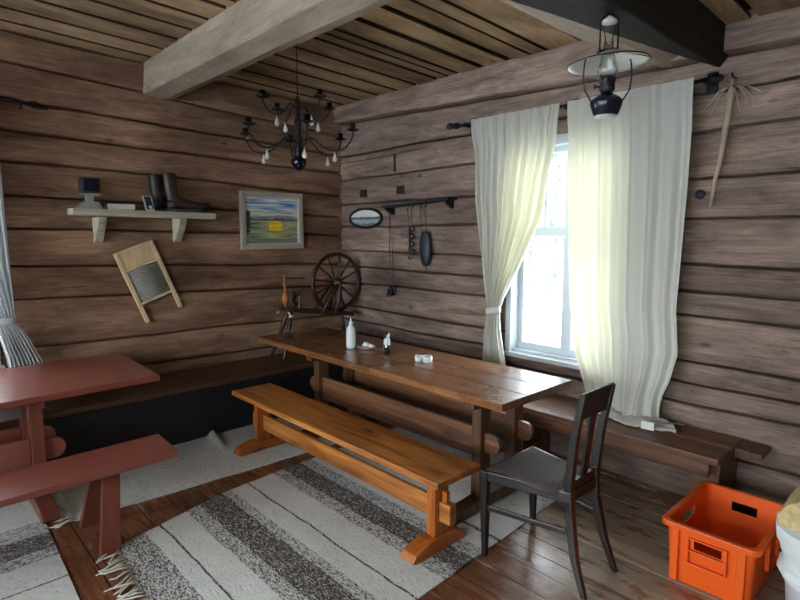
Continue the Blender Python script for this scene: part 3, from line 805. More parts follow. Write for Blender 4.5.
# boots
def boot(x0, y, toe, label, mat, s=1.0):
    t = thing('leather_boot', (x0, y, sz(x0)), label, 'boot', 'old boots on the shelf')
    z = sz(x0-.15) + .001
    b = B()
    path = [(.018, .275, .046), (.018, .268, .052), (.015, .20, .050), (.008, .13, .046), (-.005, .085, .050), (-.05, .062, .046), (-.11, .050, .038), (-.17, .042, .034), (-.22, .040, .027), (-.255, .056, .017), (-.268, .080, .007)]
    b.tube([(x0+p*s*toe, y, z+q*s) for p, q, r in path], [r*s for p, q, r in path], 14)
    for v in b.bm.verts: v.co.y = y + (v.co.y-y)*.82; v.co.z = max(v.co.z, z+.012*s)
    b.sph((x0+.006*toe, y, z+.052*s), .047*s, (1.0, .85, .95), 14)
    o = obj('upper', b, mat, t, smooth=True, subsurf=1)
    b = B(); poly = [(x0+toe*p*s, y+q*s) for p, q in ((.055, .0), (.045, .03), (0, .036), (-.1, .04), (-.19, .034), (-.235, .014), (-.235, -.014), (-.19, -.034), (-.1, -.04), (0, -.036), (.045, -.03))]
    b.prism(poly, 'Z', z, z+.022*s); obj('sole', b, 'sole', t, bevel=.004)
    b = B(); b.tube([(x0+.045, y, z+.25*s), (x0+.066, y, z+.282*s), (x0+.05, y, z+.268*s)], .005, 6); obj('pull_loop', b, mat, t)
    return t
boot(1.945, .062, 1, 'dark leather boot with upturned toe, left one of the pair on the shelf', 'leather', 1.12)
boot(1.862, .148, 1, 'brown leather boot with upturned toe, right one of the pair, nearer the shelf end', 'leatherbrown', 1.16)

# washboard, hung crooked
t = thing('washboard', (2.05, .02, 1.25), 'wooden washboard with grey ribbed panel hung tilted below the shelf', 'washboard')
A = Vector((2.318, .03, 1.522)); Bq = Vector((2.012, .03, 1.631)); Cq = Vector((1.785, .03, 1.053)); Dq = Vector((2.094, .03, .937))
def wb(u, v): return A.lerp(Bq, u).lerp(Dq.lerp(Cq, u), v)
yy = Vector((0, 1, 0))
for u in (.045, .955):
    b = B(); b.beam(wb(u, 0), wb(u, 1), .032, .028, up=yy); obj('side_rail', b, 'wash', t, bevel=.003)
for v, h in ((.015, .022), (.26, .024), (.74, .022)):
    b = B(); b.beam(wb(.09, v), wb(.91, v), .022, h, up=yy); obj('cross_rail', b, 'wash', t, bevel=.003)
b = B(); P = [wb(u, v) + yy*d for u in (.09, .91) for v in (.035, .24) for d in (-.008, .004)]; b.hexa(P); obj('top_panel', b, 'wash', t)
b = B(); b.grid(lambda u, v: wb(.09+.82*u, .275+.445*v) + yy*(.004*sin(2*PI*18*v)), 2, 180); obj('ribbed_panel', b, 'steel', t, smooth=True, solid=.004)

# landscape painting
t = thing('framed_painting', (.865, .0, 1.52), 'framed painting of a yellow sun low over a lake on the left wall', 'picture')
x0, x1, za, zb = .525, 1.21, 1.532, 2.08
b = B(); fwd = .045
for (u0, u1, w0, w1) in ((x0, x1, zb-fwd, zb), (x0, x1, za, za+fwd), (x0, x0+fwd, za+fwd, zb-fwd), (x1-fwd, x1, za+fwd, zb-fwd)): b.box(u0, u1, .022, .055, w0, w1)
obj('frame', b, plain('pale_grey_frame', hx('a8a297'), .5), t, bevel=.006)
b = B(); ins = .012
for (u0, u1, w0, w1) in ((x0+fwd, x1-fwd, zb-fwd-ins, zb-fwd), (x0+fwd, x1-fwd, za+fwd, za+fwd+ins), (x0+fwd, x0+fwd+ins, za+fwd, zb-fwd), (x1-fwd-ins, x1-fwd, za+fwd, zb-fwd)): b.box(u0, u1, .024, .046, w0, w1)
obj('inner_lip', b, plain('cream_frame_lip', hx('cdc8b6'), .5), t)
def paint(u, v):   # u left->right in the picture, v bottom->top
    nz = 1.6*noise.noise((u*3, v*26, 1)); n2 = 1.6*noise.noise((u*7+5, v*60, 2))
    w = v + .02*noise.noise((u*2.5, v*4, 5))
    if w > .68: c = Vector((.22, .38, .60)).lerp(Vector((.66, .74, .74)), .5+.9*nz)
    elif w > .60: c = Vector((.72, .70, .58)).lerp(Vector((.45, .45, .36)), max(0, nz*1.6))
    elif w > .535: c = Vector((.16, .20, .30)).lerp(Vector((.5, .5, .45)), max(0, n2*1.3))
    elif w > .505: c = Vector((.03, .05, .05))
    else:
        c = Vector((.18, .25, .17)).lerp(Vector((.42, .42, .20)), .5+1.0*nz)
        if w < .12: c = c.lerp(Vector((.10, .16, .15)), .6)
    g = math.exp(-(((u-.57)/.18)**2 + ((v-.38)/.14)**2)); c = c.lerp(Vector((.55, .38, .06)), .6*g if v < .5 else 0)
    if abs(u-.56) < .125 + .01*n2 and abs(v-.385) < .105 + .01*nz: c = Vector((.95, .68, .02)).lerp(Vector((.8, .50, .02)), .4+nz)
    if ((u-.06)/.055)**2 + ((v-.48)/.25)**2 < 1 + .5*n2: c = Vector((.015, .03, .02))
    if v < .035 and u < .17: c = Vector((.02, .03, .02))
    return c
b = B(); nu, nv = 90, 72
b.grid(lambda u, v: (lerp(x1-fwd-.005, x0+fwd+.005, u), .03, lerp(za+fwd+.005, zb-fwd-.005, v)), nu, nv)
pl = b.bm.loops.layers.float_color.new('paint')
for f in b.bm.faces:
    for l in f.loops:
        u = (x1-fwd-l.vert.co.x)/(x1-x0-2*fwd); v = (l.vert.co.z-za-fwd)/(zb-za-2*fwd)
        c = paint(u, v); l[pl] = (max(c.x, 0), max(c.y, 0), max(c.z, 0), 1)
obj('canvas', b, 'painting', t)
b = B(); b.box(x0+.01, x1-.01, .002, .024, za+.01, zb-.01); obj('backing', b, 'irondull', t)

# iron tool upper left
t = thing('iron_tongs', (2.85, .03, 2.6), 'long black iron tool with pointed looped end hung high on the left wall', 'tool')
b = B(); b.tube([(3.35, .04, 2.66), (3.0, .04, 2.63), (2.83, .04, 2.612)], .014, 8); obj('shaft', b, 'irondull', t, smooth=True)
b = B(); b.tube([(2.84, .04, 2.613), (2.78, .04, 2.628), (2.70, .04, 2.592)], [.009, .009, .006], 8); b.tube([(2.84, .04, 2.611), (2.77, .04, 2.588), (2.70, .04, 2.590)], [.009, .009, .006], 8); obj('loop', b, 'irondull', t, smooth=True)
b = B(); b.tube([(2.868, .0, 2.575), (2.868, .06, 2.57), (2.868, .065, 2.60)], .007, 6); obj('hook', b, 'irondull', t)

# ------------------------------------------------------------------ window wall items
t = thing('oval_picture', (.0, .435, 1.835), 'small oval framed landscape picture hanging on the window wall', 'picture')
def oval(k, r=1): return (.435 + .265*r*cos(k), 1.838 + .108*r*sin(k))
b = B(); rings = []
for i in range(49):
    k = 2*PI*(i % 48)/48; o1, o2 = oval(k, 1), (.435 + .232*cos(k), 1.838 + .082*sin(k))
    rings.append([(.016, *o1), (.034, *o1), (.036, *((a+c)/2 for a, c in zip(o1, o2))), (.03, *o2), (.016, *o2)])
b.loft(rings, False); bmesh.ops.remove_doubles(b.bm, verts=b.bm.verts, dist=1e-6); obj('frame', b, 'irondull', t, smooth=True)
b = B(); b.grid(lambda u, v: (.026, .435 + .24*max(u, .02)*cos(2*PI*v), 1.838 + .088*max(u, .02)*sin(2*PI*v)), 16, 48)
pl = b.bm.loops.layers.float_color.new('paint')
for f in b.bm.faces:
    for l in f.loops:
        p = l.vert.co; v = (p.z-1.75)/.176; u = p.y; n = noise.noise((u*18, v*6, 3))
        h = .56 + .12*noise.noise((u*9, 0, 8))
        c = (.75, .80, .78) if v > h else ((.10, .12, .13) if v > .42 + .03*n else ((.38, .42, .43) if v > .2+.1*n else (.13, .16, .14)))
        l[pl] = (*c, 1)
obj('image', b, 'painting', t)
b = B(); b.prism([(.435 + .255*cos(2*PI*k/32), 1.838 + .10*sin(2*PI*k/32)) for k in range(32)], 'X', .01, .018); obj('backing', b, 'irondull', t)

t = thing('peg_rail', (.0, 1.2, 1.95), 'narrow dark shelf rail with hanging things on the window wall', 'rail')
b = B(); b.hexa([Vector((x, y, z+h)) for x in (.008, .13) for y, z in ((.80, 1.925), (1.66, 1.972)) for h in (0, .022)]); obj('board', b, 'irondull', t, bevel=.003)
obj('end_bracket', B().prism([(.01, 1.97), (.12, 1.97), (.12, 1.95), (.03, 1.90), (.01, 1.90)], 'Y', 1.60, 1.625), 'irondull', t)
obj('end_bracket', B().prism([(.01, 1.925), (.12, 1.925), (.12, 1.91), (.03, 1.86), (.01, 1.86)], 'Y', .84, .865), 'irondull', t)
pegs = (.87, 1.12, 1.18, 1.29, 1.35)
for y in pegs:
    b = B(); z = 1.922 + (y-.8)/.86*.047; b.tube([(.07, y, z+.004), (.07, y, z-.02), (.085, y, z-.03), (.095, y, z-.02)], .004, 6); obj('hook', b, 'iron', t)
# cord with weight
t = thing('hanging_cord', (.07, .87, 1.1), 'long thin double cord with small dark hooked weight hanging from the rail', 'cord')
b = B(); b.tube([(.085, .872, 1.895), (.06, .845, 1.5), (.055, .84, 1.16)], .0045, 6); b.tube([(.085, .872, 1.895), (.06, .885, 1.5), (.055, .885, 1.15)], .0035, 6); obj('cord', b, 'yarn', t)
b = B(); b.lathe([(.004, .10), (.018, .08), (.028, .03), (.026, 0), (.008, -.012)], (.055, .86, 1.085), n=12); b.tube([(.055, .80, 1.06), (.055, .815, 1.13), (.055, .85, 1.15)], .008, 6); b.tube([(.055, .92, 1.10), (.055, .895, 1.16)], .008, 6); obj('weight', b, 'iron', t)
# keys / chain
t = thing('chain_bundle', (.08, 1.14, 1.5), 'narrow bundle of dark links hanging from the middle of the rail', 'chain')
b = B(); b.tube([(.09, 1.12, 1.905), (.06, 1.125, 1.74)], .003, 6); b.tube([(.09, 1.18, 1.91), (.06, 1.15, 1.74)], .003, 6); obj('string', b, 'yarn', t)
b = B()
for i in range(7):
    b.torus((.055, 1.135 + .012*(-1)**i, 1.73 - i*.036), .022, .008, (1, .5*(-1)**i, .2), 14, 6)
obj('links', b, 'irondull', t, smooth=True)
b = B(); b.tube([(.055, 1.13, 1.49), (.055, 1.10, 1.46), (.055, 1.12, 1.44), (.055, 1.15, 1.46)], .006, 6); obj('end_hook', b, 'irondull', t)
# mitten-like leather bag
t = thing('leather_pouch', (.08, 1.32, 1.4), 'dark long leather pouch hanging by strings at the right of the rail', 'pouch')
b = B(); b.tube([(.092, 1.29, 1.915), (.06, 1.285, 1.70)], .003, 6); b.tube([(.092, 1.35, 1.917), (.06, 1.345, 1.70)], .003, 6); obj('string', b, 'yarn', t)
b = B(); rings = []
for dz, r, rx in ((.0, .035, .012), (-.03, .055, .02), (-.10, .068, .028), (-.18, .07, .03), (-.25, .058, .026), (-.30, .035, .018), (-.315, .01, .006)):
    rings.append([(.055 + rx*sin(2*PI*k/14), 1.318 + .02*(-dz) + r*cos(2*PI*k/14), 1.70 + dz) for k in range(14)])
b.loft(rings); obj('bag', b, 'slate', t, smooth=True)
b = B(); b.tube([(.055, 1.32, 1.39), (.055, 1.345, 1.35), (.055, 1.31, 1.335)], .005, 6); obj('tassel', b, 'yarn', t)
# dark plates standing in for notches in the logs
for (y, z, w, lb) in ((.388, 2.09, .055, 'small square dark plate in place of a notch in the log above the oval picture'), (.945, 2.096, .05, 'small square dark plate in place of a notch in the log above the peg rail')):
    tag(obj('notch_plate', B().box(.0, .018, y-w, y+w, z-.038, z+.038), 'irondull', loc=(0, y, z), bevel=.003), lb, 'plate')
tag(obj('iron_strap', B().hexa([Vector((x, y, z)) for x in (.0, .012) for y in (.845, .87) for z in (2.27, 2.44)]), 'irondull', loc=(0, .86, 2.27), bevel=.002), 'short vertical iron strap on the wall left of the window curtain', 'strap')
for (y, z, lb) in ((3.612, 1.925, 'round black plug in the log right of the curtain'), (1.565, 2.60, 'round black plug in the log left of the curtain rod')):
    tag(obj('wall_plug', B().lathe([(.028, -.01), (.03, .008), (.026, .016), (.004, .02)], (.006, y, z), (1, 0, 0), 16), 'slate', loc=(0, y, z), smooth=True), lb, 'plug')
# green-grey post end under the beam and the whisk
t = thing('wooden_whisk', (.05, 3.73, 1.85), 'pale peeled wooden whisk with twig prongs hung upside down right of the curtain', 'whisk')
b = B(); b.tube([(.06, 3.690, 1.845), (.06, 3.708, 2.02), (.06, 3.722, 2.08), (.062, 3.742, 2.28), (.065, 3.760, 2.50), (.065, 3.765, 2.56)], [.007, .012, .013, .016, .019, .012], 10); obj('handle', b, 'stick', t, smooth=True)
for dy, dz, dx in ((-.13, -.13, .03), (-.08, -.16, .06), (.11, -.13, .02), (.15, -.13, .05), (.07, -.17, .07), (.17, -.08, .0)):
    b = B(); b.tube([(.065, 3.762, 2.53), (.075+dx*.5, 3.762+dy*.45, 2.53+dz*.25), (.07+dx, 3.762+dy, 2.53+dz)], [.008, .006, .003], 6); obj('prong', b, 'stick', t, smooth=True)
b = B(); b.tube([(.0, 3.762, 2.575), (.07, 3.762, 2.575), (.085, 3.762, 2.59)], .006, 6); tag(obj('iron_nail', b, 'iron', loc=(0, 3.762, 2.57)), 'iron nail that the wooden whisk hangs on', 'nail')

# ------------------------------------------------------------------ spinning wheel in the corner
t = thing('spinning_wheel', (.6, .33, .481), 'dark old spinning wheel standing on the wall bench in the room corner', 'spinning wheel')
wc = Vector((.325, .33, 1.19)); R = .285
b = B(); b.torus(wc, R, .021, (0, 1, 0), 56, 8, .85); rim = obj('wheel_rim', b, 'spin', t, smooth=True)
b = B(); b.lathe([(.018, -.08), (.03, -.04), (.045, -.03), (.045, .03), (.03, .04), (.018, .08)], wc, (0, 1, 0), 16); obj('hub', b, 'spin', rim, smooth=True)
for k in range(12):
    a = 2*PI*k/12 + .15; d = Vector((cos(a), 0, sin(a)))
    b = B(); b.tube([wc + d*.035, wc + d*.10, wc + d*.17, wc + d*.24, wc + d*(R-.012)], [.007, .012, .007, .011, .006], 8); obj('spoke', b, 'spin', rim, smooth=True)
b = B(); b.hexa([Vector((x, y, z+h)) for x, z in ((.16, .835), (.95, .955)) for y in (.26, .40) for h in (0, .04)]); obj('bed', b, 'spin', t, bevel=.005)
for y in (.262, .398):
    b = B(); b.tube([(.30+(.06 if y < .3 else .1), y, .87), (.345, y, 1.03), (.33, y, 1.19), (.325, y, 1.22)], [.016, .02, .015, .012], 10); obj('upright', b, 'spin', t, smooth=True)
    b = B(); b.tube([(.56, y, .90), (.44, y, 1.06), (.345, y, 1.17)], [.013, .013, .010], 8); obj('brace', b, 'spin', t, smooth=True)
for p, q in (((.88, .36, .945), (1.02, .43, .485)), ((.88, .30, .945), (1.0, .16, .485)), ((.26, .33, .85), (.22, .33, .485))):
    p = Vector(p); q = Vector(q); b = B(); b.tube([p.lerp(q, i/8) for i in range(9)], [.014, .018, .024, .018, .014, .02, .024, .016, .012], 10); obj('leg', b, 'spin', t, smooth=True)
for y in (.28, .38):
    b = B(); b.tube([(.80, y, .93), (.80, y, .98), (.80, y, 1.03), (.80, y, 1.09), (.80, y, 1.13)], [.016, .022, .014, .018, .008], 10); obj('maiden', b, 'spin', t, smooth=True)
b = B(); b.tube([(.80, .25, 1.055), (.80, .42, 1.055)], .008, 8); b.torus((.80, .33, 1.055), .045, .010, (0, 1, 0), 20, 6); b.lathe([(.03, -.03), (.015, -.02), (.015, .02), (.03, .03)], (.80, .33, 1.055), (0, 1, 0), 12); obj('flyer', b, 'spin', t, smooth=True)
b = B(); b.tube([(.93, .34, .96), (.93, .34, 1.10), (.935, .34, 1.20), (.94, .34, 1.30)], [.012, .010, .012, .007], 8); obj('distaff', b, 'spinlight', t, smooth=True)
b = B(); b.lathe([(.01, 0), (.03, .02), (.035, .06), (.022, .10), (.008, .13)], (.932, .34, 1.02), n=14); obj('bobbin', b, 'spinlight', t, smooth=True)
b = B(); b.tube([(.94, .34, 1.265), (.72, .34, 1.255)], .006, 8); obj('distaff_arm', b, 'spin', t)
for p in ((1.02, .36, .955), (.93, .43, .915)):
    b = B(); b.sph(p, .016, (1.3, 1, .9), 10); b.tube([p, (lerp(p[0], .9, .7), .33, .965)], .008, 6); obj('knob', b, 'plastic' if p[1] > .4 else 'grime', t, smooth=True)

# ------------------------------------------------------------------ chandelier
cx, cy = 1.44, 1.41
ctop = cz(cx)
t = thing('chandelier', (cx, cy, ctop), 'black iron chandelier with candle cups and crystal drops hanging near the corner', 'chandelier')
b = B()
zc_ = ctop - .03
b.tube([(cx, cy, ctop+.01), (cx, cy, ctop-.03)], .006, 6)
b.tube([(cx, cy, ctop-.03), (cx, cy, 2.64)], .003, 6)
obj('hanging_wire', b, 'iron', t)
b = B(); b.lathe([(.004, .30), (.012, .29), (.02, .26), (.012, .22), (.018, .16), (.03, .12), (.018, .06), (.014, -.02), (.028, -.06), (.02, -.10), (.014, -.13), (.02, -.145)], (cx, cy, 2.35), n=16); obj('stem', b, 'iron', t, smooth=True)
b = B(); b.lathe([(.01, .02), (.03, .02), (.05, .0), (.055, -.02), (.045, -.05), (.025, -.07), (.006, -.08)], (cx, cy, 2.215), n=20); obj('bowl', b, plain('dark_glazed_bowl', hx('222a35'), .12, .5), t, smooth=True)
def dropm(c, k=1.0):
    b = B(); b.lathe([(.001, 0), (.005*k, -.018*k), (.014*k, -.045*k), (.020*k, -.062*k), (.017*k, -.078*k), (.001, -.088*k)], c, n=8); return b
def arm(a, r, z0, zlow, zcup, rlow, drop_k=1.0):
    d = Vector((cos(a), sin(a), 0)); c = Vector((cx, cy, 0))
    def at(rr, z): return c + d*rr + Vector((0, 0, z))
    ctrl = [at(.015, z0), at(rlow*.35, z0+.03), at(rlow*.7, (z0+zlow)/2-.005), at(rlow, zlow), at(rlow + (r-rlow)*.6, zlow+.02), at(r, (zlow+zcup)/2), at(r+.005, zcup-.05)]
    pts = []
    for i in range(len(ctrl)-1):
        p0, p1, p2, p3 = ctrl[max(i-1, 0)], ctrl[i], ctrl[i+1], ctrl[min(i+2, len(ctrl)-1)]
        for k in range(5):
            s = k/5; pts.append(.5*((2*p1) + (p2-p0)*s + (2*p0-5*p1+4*p2-p3)*s*s + (3*p1-p0-3*p2+p3)*s**3))
    pts.append(ctrl[-1])
    b = B(); b.tube(pts, .0055, 6); o = obj('arm', b, 'iron', t, smooth=True)
    q = at(r+.005, zcup-.05)
    b = B(); b.lathe([(.006, -.005), (.04, .004), (.044, .012), (.02, .010), (.019, .05), (.016, .05), (.014, .012)], q, n=14); obj('candle_cup', b, 'navy', o, smooth=True)
    p = at(rlow, zlow-.004)
    obj('crystal_drop', dropm(p, drop_k), 'crystal', o, smooth=True)
base = math.atan2(-fw.y, -fw.x)
for k in range(6): arm(base + .32 + k*PI/3, .40, 2.33, 2.265, 2.445, .27, .85)
for k in range(4): arm(base + .75 + k*PI/2, .27, 2.56, 2.50, 2.645, .17, .85)

# ------------------------------------------------------------------ oil lamp under the dark beam
lx, ly = 1.232, 3.609
t = thing('oil_lamp', (lx, ly, 2.70), 'black hanging oil lamp with white shade below the thick beam', 'lamp')
L0 = Vector((lx, ly, 0))
def LZ(z): return L0 + Vector((0, 0, z))
tl_ = (Vector((0, 0, 1)) + rt*-.04).normalized()      # shade hangs slightly crooked
b = B(); b.tube([LZ(2.715), LZ(2.69)], .006, 6); b.torus(LZ(2.672), .018, .004, rt.cross(Vector((0, 0, 1))), 16, 6); obj('hook', b, 'iron', t)
b = B(); b.lathe([(.034, 0), (.031, .010), (.016, .022), (.006, .03)], LZ(2.618), n=20); obj('smoke_bell', b, 'enamel', t, smooth=True)
b = B(); bw = .055
for s in (-1, 1):
    b.tube([LZ(2.655) + rt*s*.012, LZ(2.635) + rt*s*.035, LZ(2.615) + rt*s*.040, LZ(2.49) + rt*s*.040], .0038, 6)
    b.tube([LZ(2.60) + rt*s*.025, LZ(2.53) + rt*s*.012, LZ(2.52) + rt*s*.0], .0025, 6)
obj('hanger', b, 'iron', t)
b = B(); b.lathe([(.035, .036), (.045, .034), (.10, .014), (.155, -.005), (.173, -.014), (.175, -.010), (.155, .0), (.10, .019), (.045, .040), (.035, .040)], LZ(2.455), tl_, 40, False); obj('shade', b, 'enamel', t, smooth=True)
b = B(); b.lathe([(.03, .05), (.042, .045), (.042, .04), (.03, .04)], LZ(2.455), tl_, 24, False); b.torus(LZ(2.455)-tl_*.012, .175, .003, tl_, 40, 6)
for k in range(4):
    a = k*PI/2 + .6; d = rt*cos(a) + rt.cross(Vector((0, 0, 1)))*sin(a)
    b.tube([LZ(2.495) + d*.04, LZ(2.447) + d*.174], .003, 6)
obj('shade_ring', b, 'iron', t)
b = B(); b.lathe([(.020, .14), (.022, .10), (.036, .04), (.046, .01), (.036, -.015), (.030, -.02)], LZ(2.405), n=24, cap=False); obj('chimney', b, 'lampglass', t, smooth=True)
b = B(); b.lathe([(.03, .0), (.036, .0), (.036, -.018), (.030, -.022), (.034, -.035), (.034, -.055), (.022, -.065)], LZ(2.385), n=20); b.tube([LZ(2.345) - rt*.03, LZ(2.345) - rt*.055], .004, 6); b.lathe([(.010, 0), (.010, .004)], LZ(2.345) - rt*.057, rt, 10); obj('burner', b, 'irondull', t, smooth=True)
b = B(); b.lathe([(.02, .105), (.035, .095), (.055, .082), (.067, .072), (.070, .065), (.068, .05), (.055, .012), (.050, .006), (.03, .004)], LZ(2.215), n=28); obj('font', b, 'navy', t, smooth=True)
b = B(); b.lathe([(.046, .003), (.046, -.002), (.04, -.004)], LZ(2.217), n=24); obj('font_base', b, 'enamel', t, smooth=True)
for s in (-1, 1):
    b = B(); b.tube([LZ(2.465) + rt*s*.10, LZ(2.44) + rt*s*.105, LZ(2.38) + rt*s*.108, LZ(2.33) + rt*s*.10, LZ(2.28) + rt*s*.068], .0035, 6)
    obj('bail_wire', b, 'iron', t)

# ------------------------------------------------------------------ things on the long table
tz = .7705
t = thing('squeeze_bottle', (.976, 1.395, tz), 'white squeeze bottle with pointed nozzle standing on the long table', 'bottle')
b = B(); b.lathe([(.03, 0), (.036, .004), (.038, .02), (.038, .13), (.034, .158), (.022, .180), (.015, .188)], (.976, 1.395, tz), n=24); obj('body', b, 'plastic', t, smooth=True)
b = B(); b.lathe([(.017, .188), (.017, .206), (.010, .214), (.007, .228), (.004, .246), (.001, .248)], (.976, 1.395, tz), n=16); obj('nozzle', b, 'plastic', t, smooth=True)
t = thing('saucer', (.90, 1.50, tz), 'small pale saucer beside the white squeeze bottle', 'dish')
b = B(); b.lathe([(.035, 0), (.045, .003), (.075, .016), (.078, .02), (.07, .018), (.04, .008), (.001, .007)], (.90, 1.50, tz), n=28); obj('dish', b, plain('grey_china', hx('b4aeae'), .3), t, smooth=True)
for (dx, dy, r, lb) in ((-.01, -.02, .026, 'crumpled white napkin piece on the saucer, left of its pair'), (-.02, .03, .02, 'crumpled white napkin piece on the saucer, right of its pair')):
    b = B(); b.sph((.90+dx, 1.50+dy, tz+.0105+r*.75), r, (1.1, 1.1, .75), 12)
    for v in b.bm.verts: v.co += Vector((noise.noise(v.co*60), noise.noise(v.co*60+Vector((9, 0, 0))), 0))*.005
    tag(obj('paper_napkin', b, 'paper', loc=(.90+dx, 1.50+dy, tz+.01), smooth=True), lb, 'napkin', 'napkins on the saucer')
t = thing('spice_jar', (.91, 1.757, tz), 'small glass shaker jar with dark contents and white lid on the long table', 'jar')
c0 = (.91, 1.757, tz)
b = B(); b.lathe([(.024, 0), (.026, .003), (.026, .06), (.022, .072), (.022, .115)], c0, n=20); obj('glass_body', b, 'lampglass', t, smooth=True)
b = B(); b.lathe([(.0235, .003), (.0235, .054)], c0, n=20); obj('contents', b, 'dark', t, smooth=True)
b = B(); b.lathe([(.0235, .07), (.025, .076), (.025, .112), (.022, .12)], c0, n=20); b.lathe([(.012, 0), (.012, .03), (.004, .052)], (c0[0], c0[1], c0[2]+.115), (-.2, .35, 1), 12); obj('lid', b, 'plastic', t, smooth=True)
for (x, y, r, h, lb) in ((.905, 2.095, .028, .042, 'small white cup on the table, left one of the two'), (.885, 2.165, .034, .05, 'small white cup on the table, right and larger of the two')):
    b = B(); b.lathe([(r*.8, 0), (r, .004), (r*1.02, h), (r*.92, h), (r*.88, .008), (.001, .008)], (x, y, tz), n=20, cap=False); b.bm.faces.new([v for v in b.bm.verts][:20][::-1])
    tag(obj('small_cup', b, 'plastic', loc=(x, y, tz), smooth=True), lb, 'cup', 'white cups on the table')

# ------------------------------------------------------------------ orange crate
X0, X1, Y0, Y1, H = .385, .975, 3.868, 4.272, .305
t = thing('plastic_crate', ((X0+X1)/2, (Y0+Y1)/2, 0), 'empty bright orange plastic crate with slotted handles on the floor by the bench end', 'crate')
def rrect(ins, r):
    pts = []; nseg = 5
    xa, xb, ya, yb = X0+ins, X1-ins, Y0+ins, Y1-ins
    for cxx, cyy, a0 in ((xb-r, ya+r, -PI/2), (xb-r, yb-r, 0), (xa+r, yb-r, PI/2), (xa+r, ya+r, PI)):
        for k in range(nseg+1):
            a = a0 + PI/2*k/nseg; pts.append((cxx + r*cos(a), cyy + r*sin(a)))
    return pts
def perim(ins, r):
    """rounded rectangle with extra points at the slot edges of each side"""
    P = rrect(ins, r); out = []
    for i, p in enumerate(P):
        out.append((p, None)); q = P[(i+1) % len(P)]
        if (i % 6) == 5:
            L = math.hypot(q[0]-p[0], q[1]-p[1]); w = .16 if L > .4 else .12
            for s in (-.5, .5):
                k = .5 + s*w/L; out.append(((p[0]+(q[0]-p[0])*k, p[1]+(q[1]-p[1])*k), 'a' if s < 0 else 'b'))
    return out
levels = [(.004, .022), (.04, .018), (.195, .010), (.245, .008), (H-.002, .006)]
b = B(); bm = b.bm; rows = []
for z, ins in levels:
    pr = perim(ins+.008, .035); rows.append([bm.verts.new((p[0], p[1], z)) for p, _ in pr]); marks = [m for _, m in pr]
n = len(rows[0])
for j in range(len(levels)-1):
    for i in range(n):
        if j == 2 and marks[i] == 'a': continue
        bm.faces.new((rows[j][i], rows[j][(i+1) % n], rows[j+1][(i+1) % n], rows[j+1][i]))
bm.faces.new(rows[0][::-1])
obj('body', b, 'orange', t, solid=.005)
b = B(); A_ = rrect(-.012, .045); C_ = rrect(.012, .032)
rings = [[(p[0], p[1], z) for p in q] for q, z in ((A_, H-.028), (A_, H), (C_, H), (C_, H-.028), (A_, H-.028))]
b.loft(rings, False); bmesh.ops.remove_doubles(bm if False else b.bm, verts=b.bm.verts, dist=1e-6); obj('rim', b, 'orange', t, bevel=.004)
b = B()
for zc2, hh in ((.19, .006), (.25, .006), (.125, .006)):
    b.box(X1-.012, X1+.004, (Y0+Y1)/2-.085, (Y0+Y1)/2+.085, zc2-hh/2, zc2+hh/2)
for s in (-1, 1): b.box(X1-.014, X1+.004, (Y0+Y1)/2+s*.082-.004, (Y0+Y1)/2+s*.082+.004, .125, .25)
obj('handle_frame', b, 'orange', t, bevel=.002)
b = B()
for zc2 in (.125, .25): b.box((X0+X1)/2-.09, (X0+X1)/2+.09, Y1-.014, Y1+.004, zc2-.003, zc2+.003)
for s in (-1, 1): b.box((X0+X1)/2+s*.088-.004, (X0+X1)/2+s*.088+.004, Y1-.014, Y1+.004, .125, .25)
obj('handle_frame', b, 'orange', t, bevel=.002)
for yy_ in (Y0+.06, Y1-.06):
    b = B(); b.box(X1-.02, X1+.002, yy_-.018, yy_+.018, .01, H-.028); obj('rib', b, 'orange', t, bevel=.004)

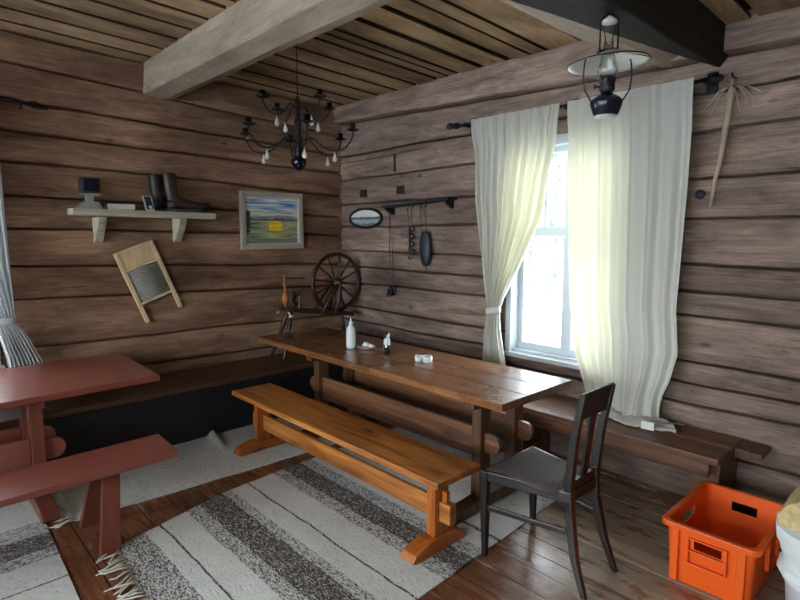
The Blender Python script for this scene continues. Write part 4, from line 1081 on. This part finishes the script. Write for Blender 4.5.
# ------------------------------------------------------------------ white bucket stack at the right edge
bx_, by_ = .86, 4.515
t = thing('white_bucket', (bx_, by_, 0), 'white plastic bucket on the floor at the right edge beside the orange crate', 'bucket')
b = B(); b.lathe([(.135, .002), (.14, .006), (.158, .20), (.168, .21), (.170, .232), (.162, .232), (.155, .21), (.13, .012), (.001, .012)], (bx_, by_, 0), n=36, cap=False); obj('pail', b, 'plastic', t, smooth=True)
b = B(); rnd = random.Random(3); rings = []
for i, (z, r) in enumerate(((.215, .10), (.225, .155), (.25, .190), (.275, .185), (.285, .165), (.31, .170), (.335, .18), (.36, .19), (.385, .198), (.42, .205), (.455, .207), (.475, .15))):
    rings.append([(bx_ + r*(1+.05*noise.noise((k*.6, i*.7, 1)))*cos(2*PI*k/30), by_ + r*(1+.06*noise.noise((k*.7, i*.9, 4)))*sin(2*PI*k/30), z + .008*noise.noise((k*.8, i, 7))) for k in range(30)])
b.loft(rings); tag(obj('paper_bundle', b, 'paper', loc=(bx_, by_, .235), smooth=False), 'bundle of creased white paper sheets stuffed into the white bucket', 'paper')
t = thing('firewood_block', (bx_, by_, .485), 'pale split firewood block lying on top of the white paper bundle', 'firewood')
b = B(); rings = []
for x in [bx_+.19 - .38*i/10 for i in range(11)]:
    rings.append([(x, by_ + p + .006*noise.noise((x*8, q*9, 2)), q + .006*noise.noise((x*9, p*11, 6))) for p, q in ((-.165, .492), (-.175, .535), (-.14, .59), (-.09, .625), (.12, .63), (.17, .56), (.15, .492))])
b.loft(rings); obj('split_log', b, 'kind', t, bevel=.004)

# ------------------------------------------------------------------ light: overcast sky through the windows, added ones included
w = bpy.data.worlds.new('sky'); S.world = w; w.use_nodes = True
bg = w.node_tree.nodes['Background']; bg.inputs[0].default_value = (.86, .93, 1.0, 1); bg.inputs[1].default_value = 15.0
def portal(name, loc, rot, sx, sy):
    l = bpy.data.lights.new(name, 'AREA'); l.shape = 'RECTANGLE'; l.size = sx; l.size_y = sy; l.energy = 1
    l.cycles.is_portal = True
    o = bpy.data.objects.new(name, l); COL.objects.link(o); o.location = loc; o.rotation_euler = rot
H2 = WZ1-WZ0
portal('daylight_portal', (-.22, (WY0+WY1)/2, WZ0+H2/2), (0, -PI/2, 0), H2, WY1-WY0)
portal('daylight_portal', ((LX0+LX1)/2, -.22, WZ0+H2/2), (PI/2, 0, 0), LX1-LX0, H2)
for a_, c_ in FILL_WIN: portal('daylight_portal', (RX+.22, (a_+c_)/2, 1.55), (0, PI/2, 0), 1.5, c_-a_)  # portals of the added fill windows

S.view_settings.view_transform = 'Standard'; S.view_settings.look = 'None'
S.view_settings.exposure = 0.7; S.view_settings.gamma = 1; S.view_settings.use_curve_mapping = False
cy_ = S.cycles
cy_.use_denoising = True; cy_.max_bounces = 10; cy_.diffuse_bounces = 6; cy_.transparent_max_bounces = 12
cy_.sample_clamp_indirect = 6
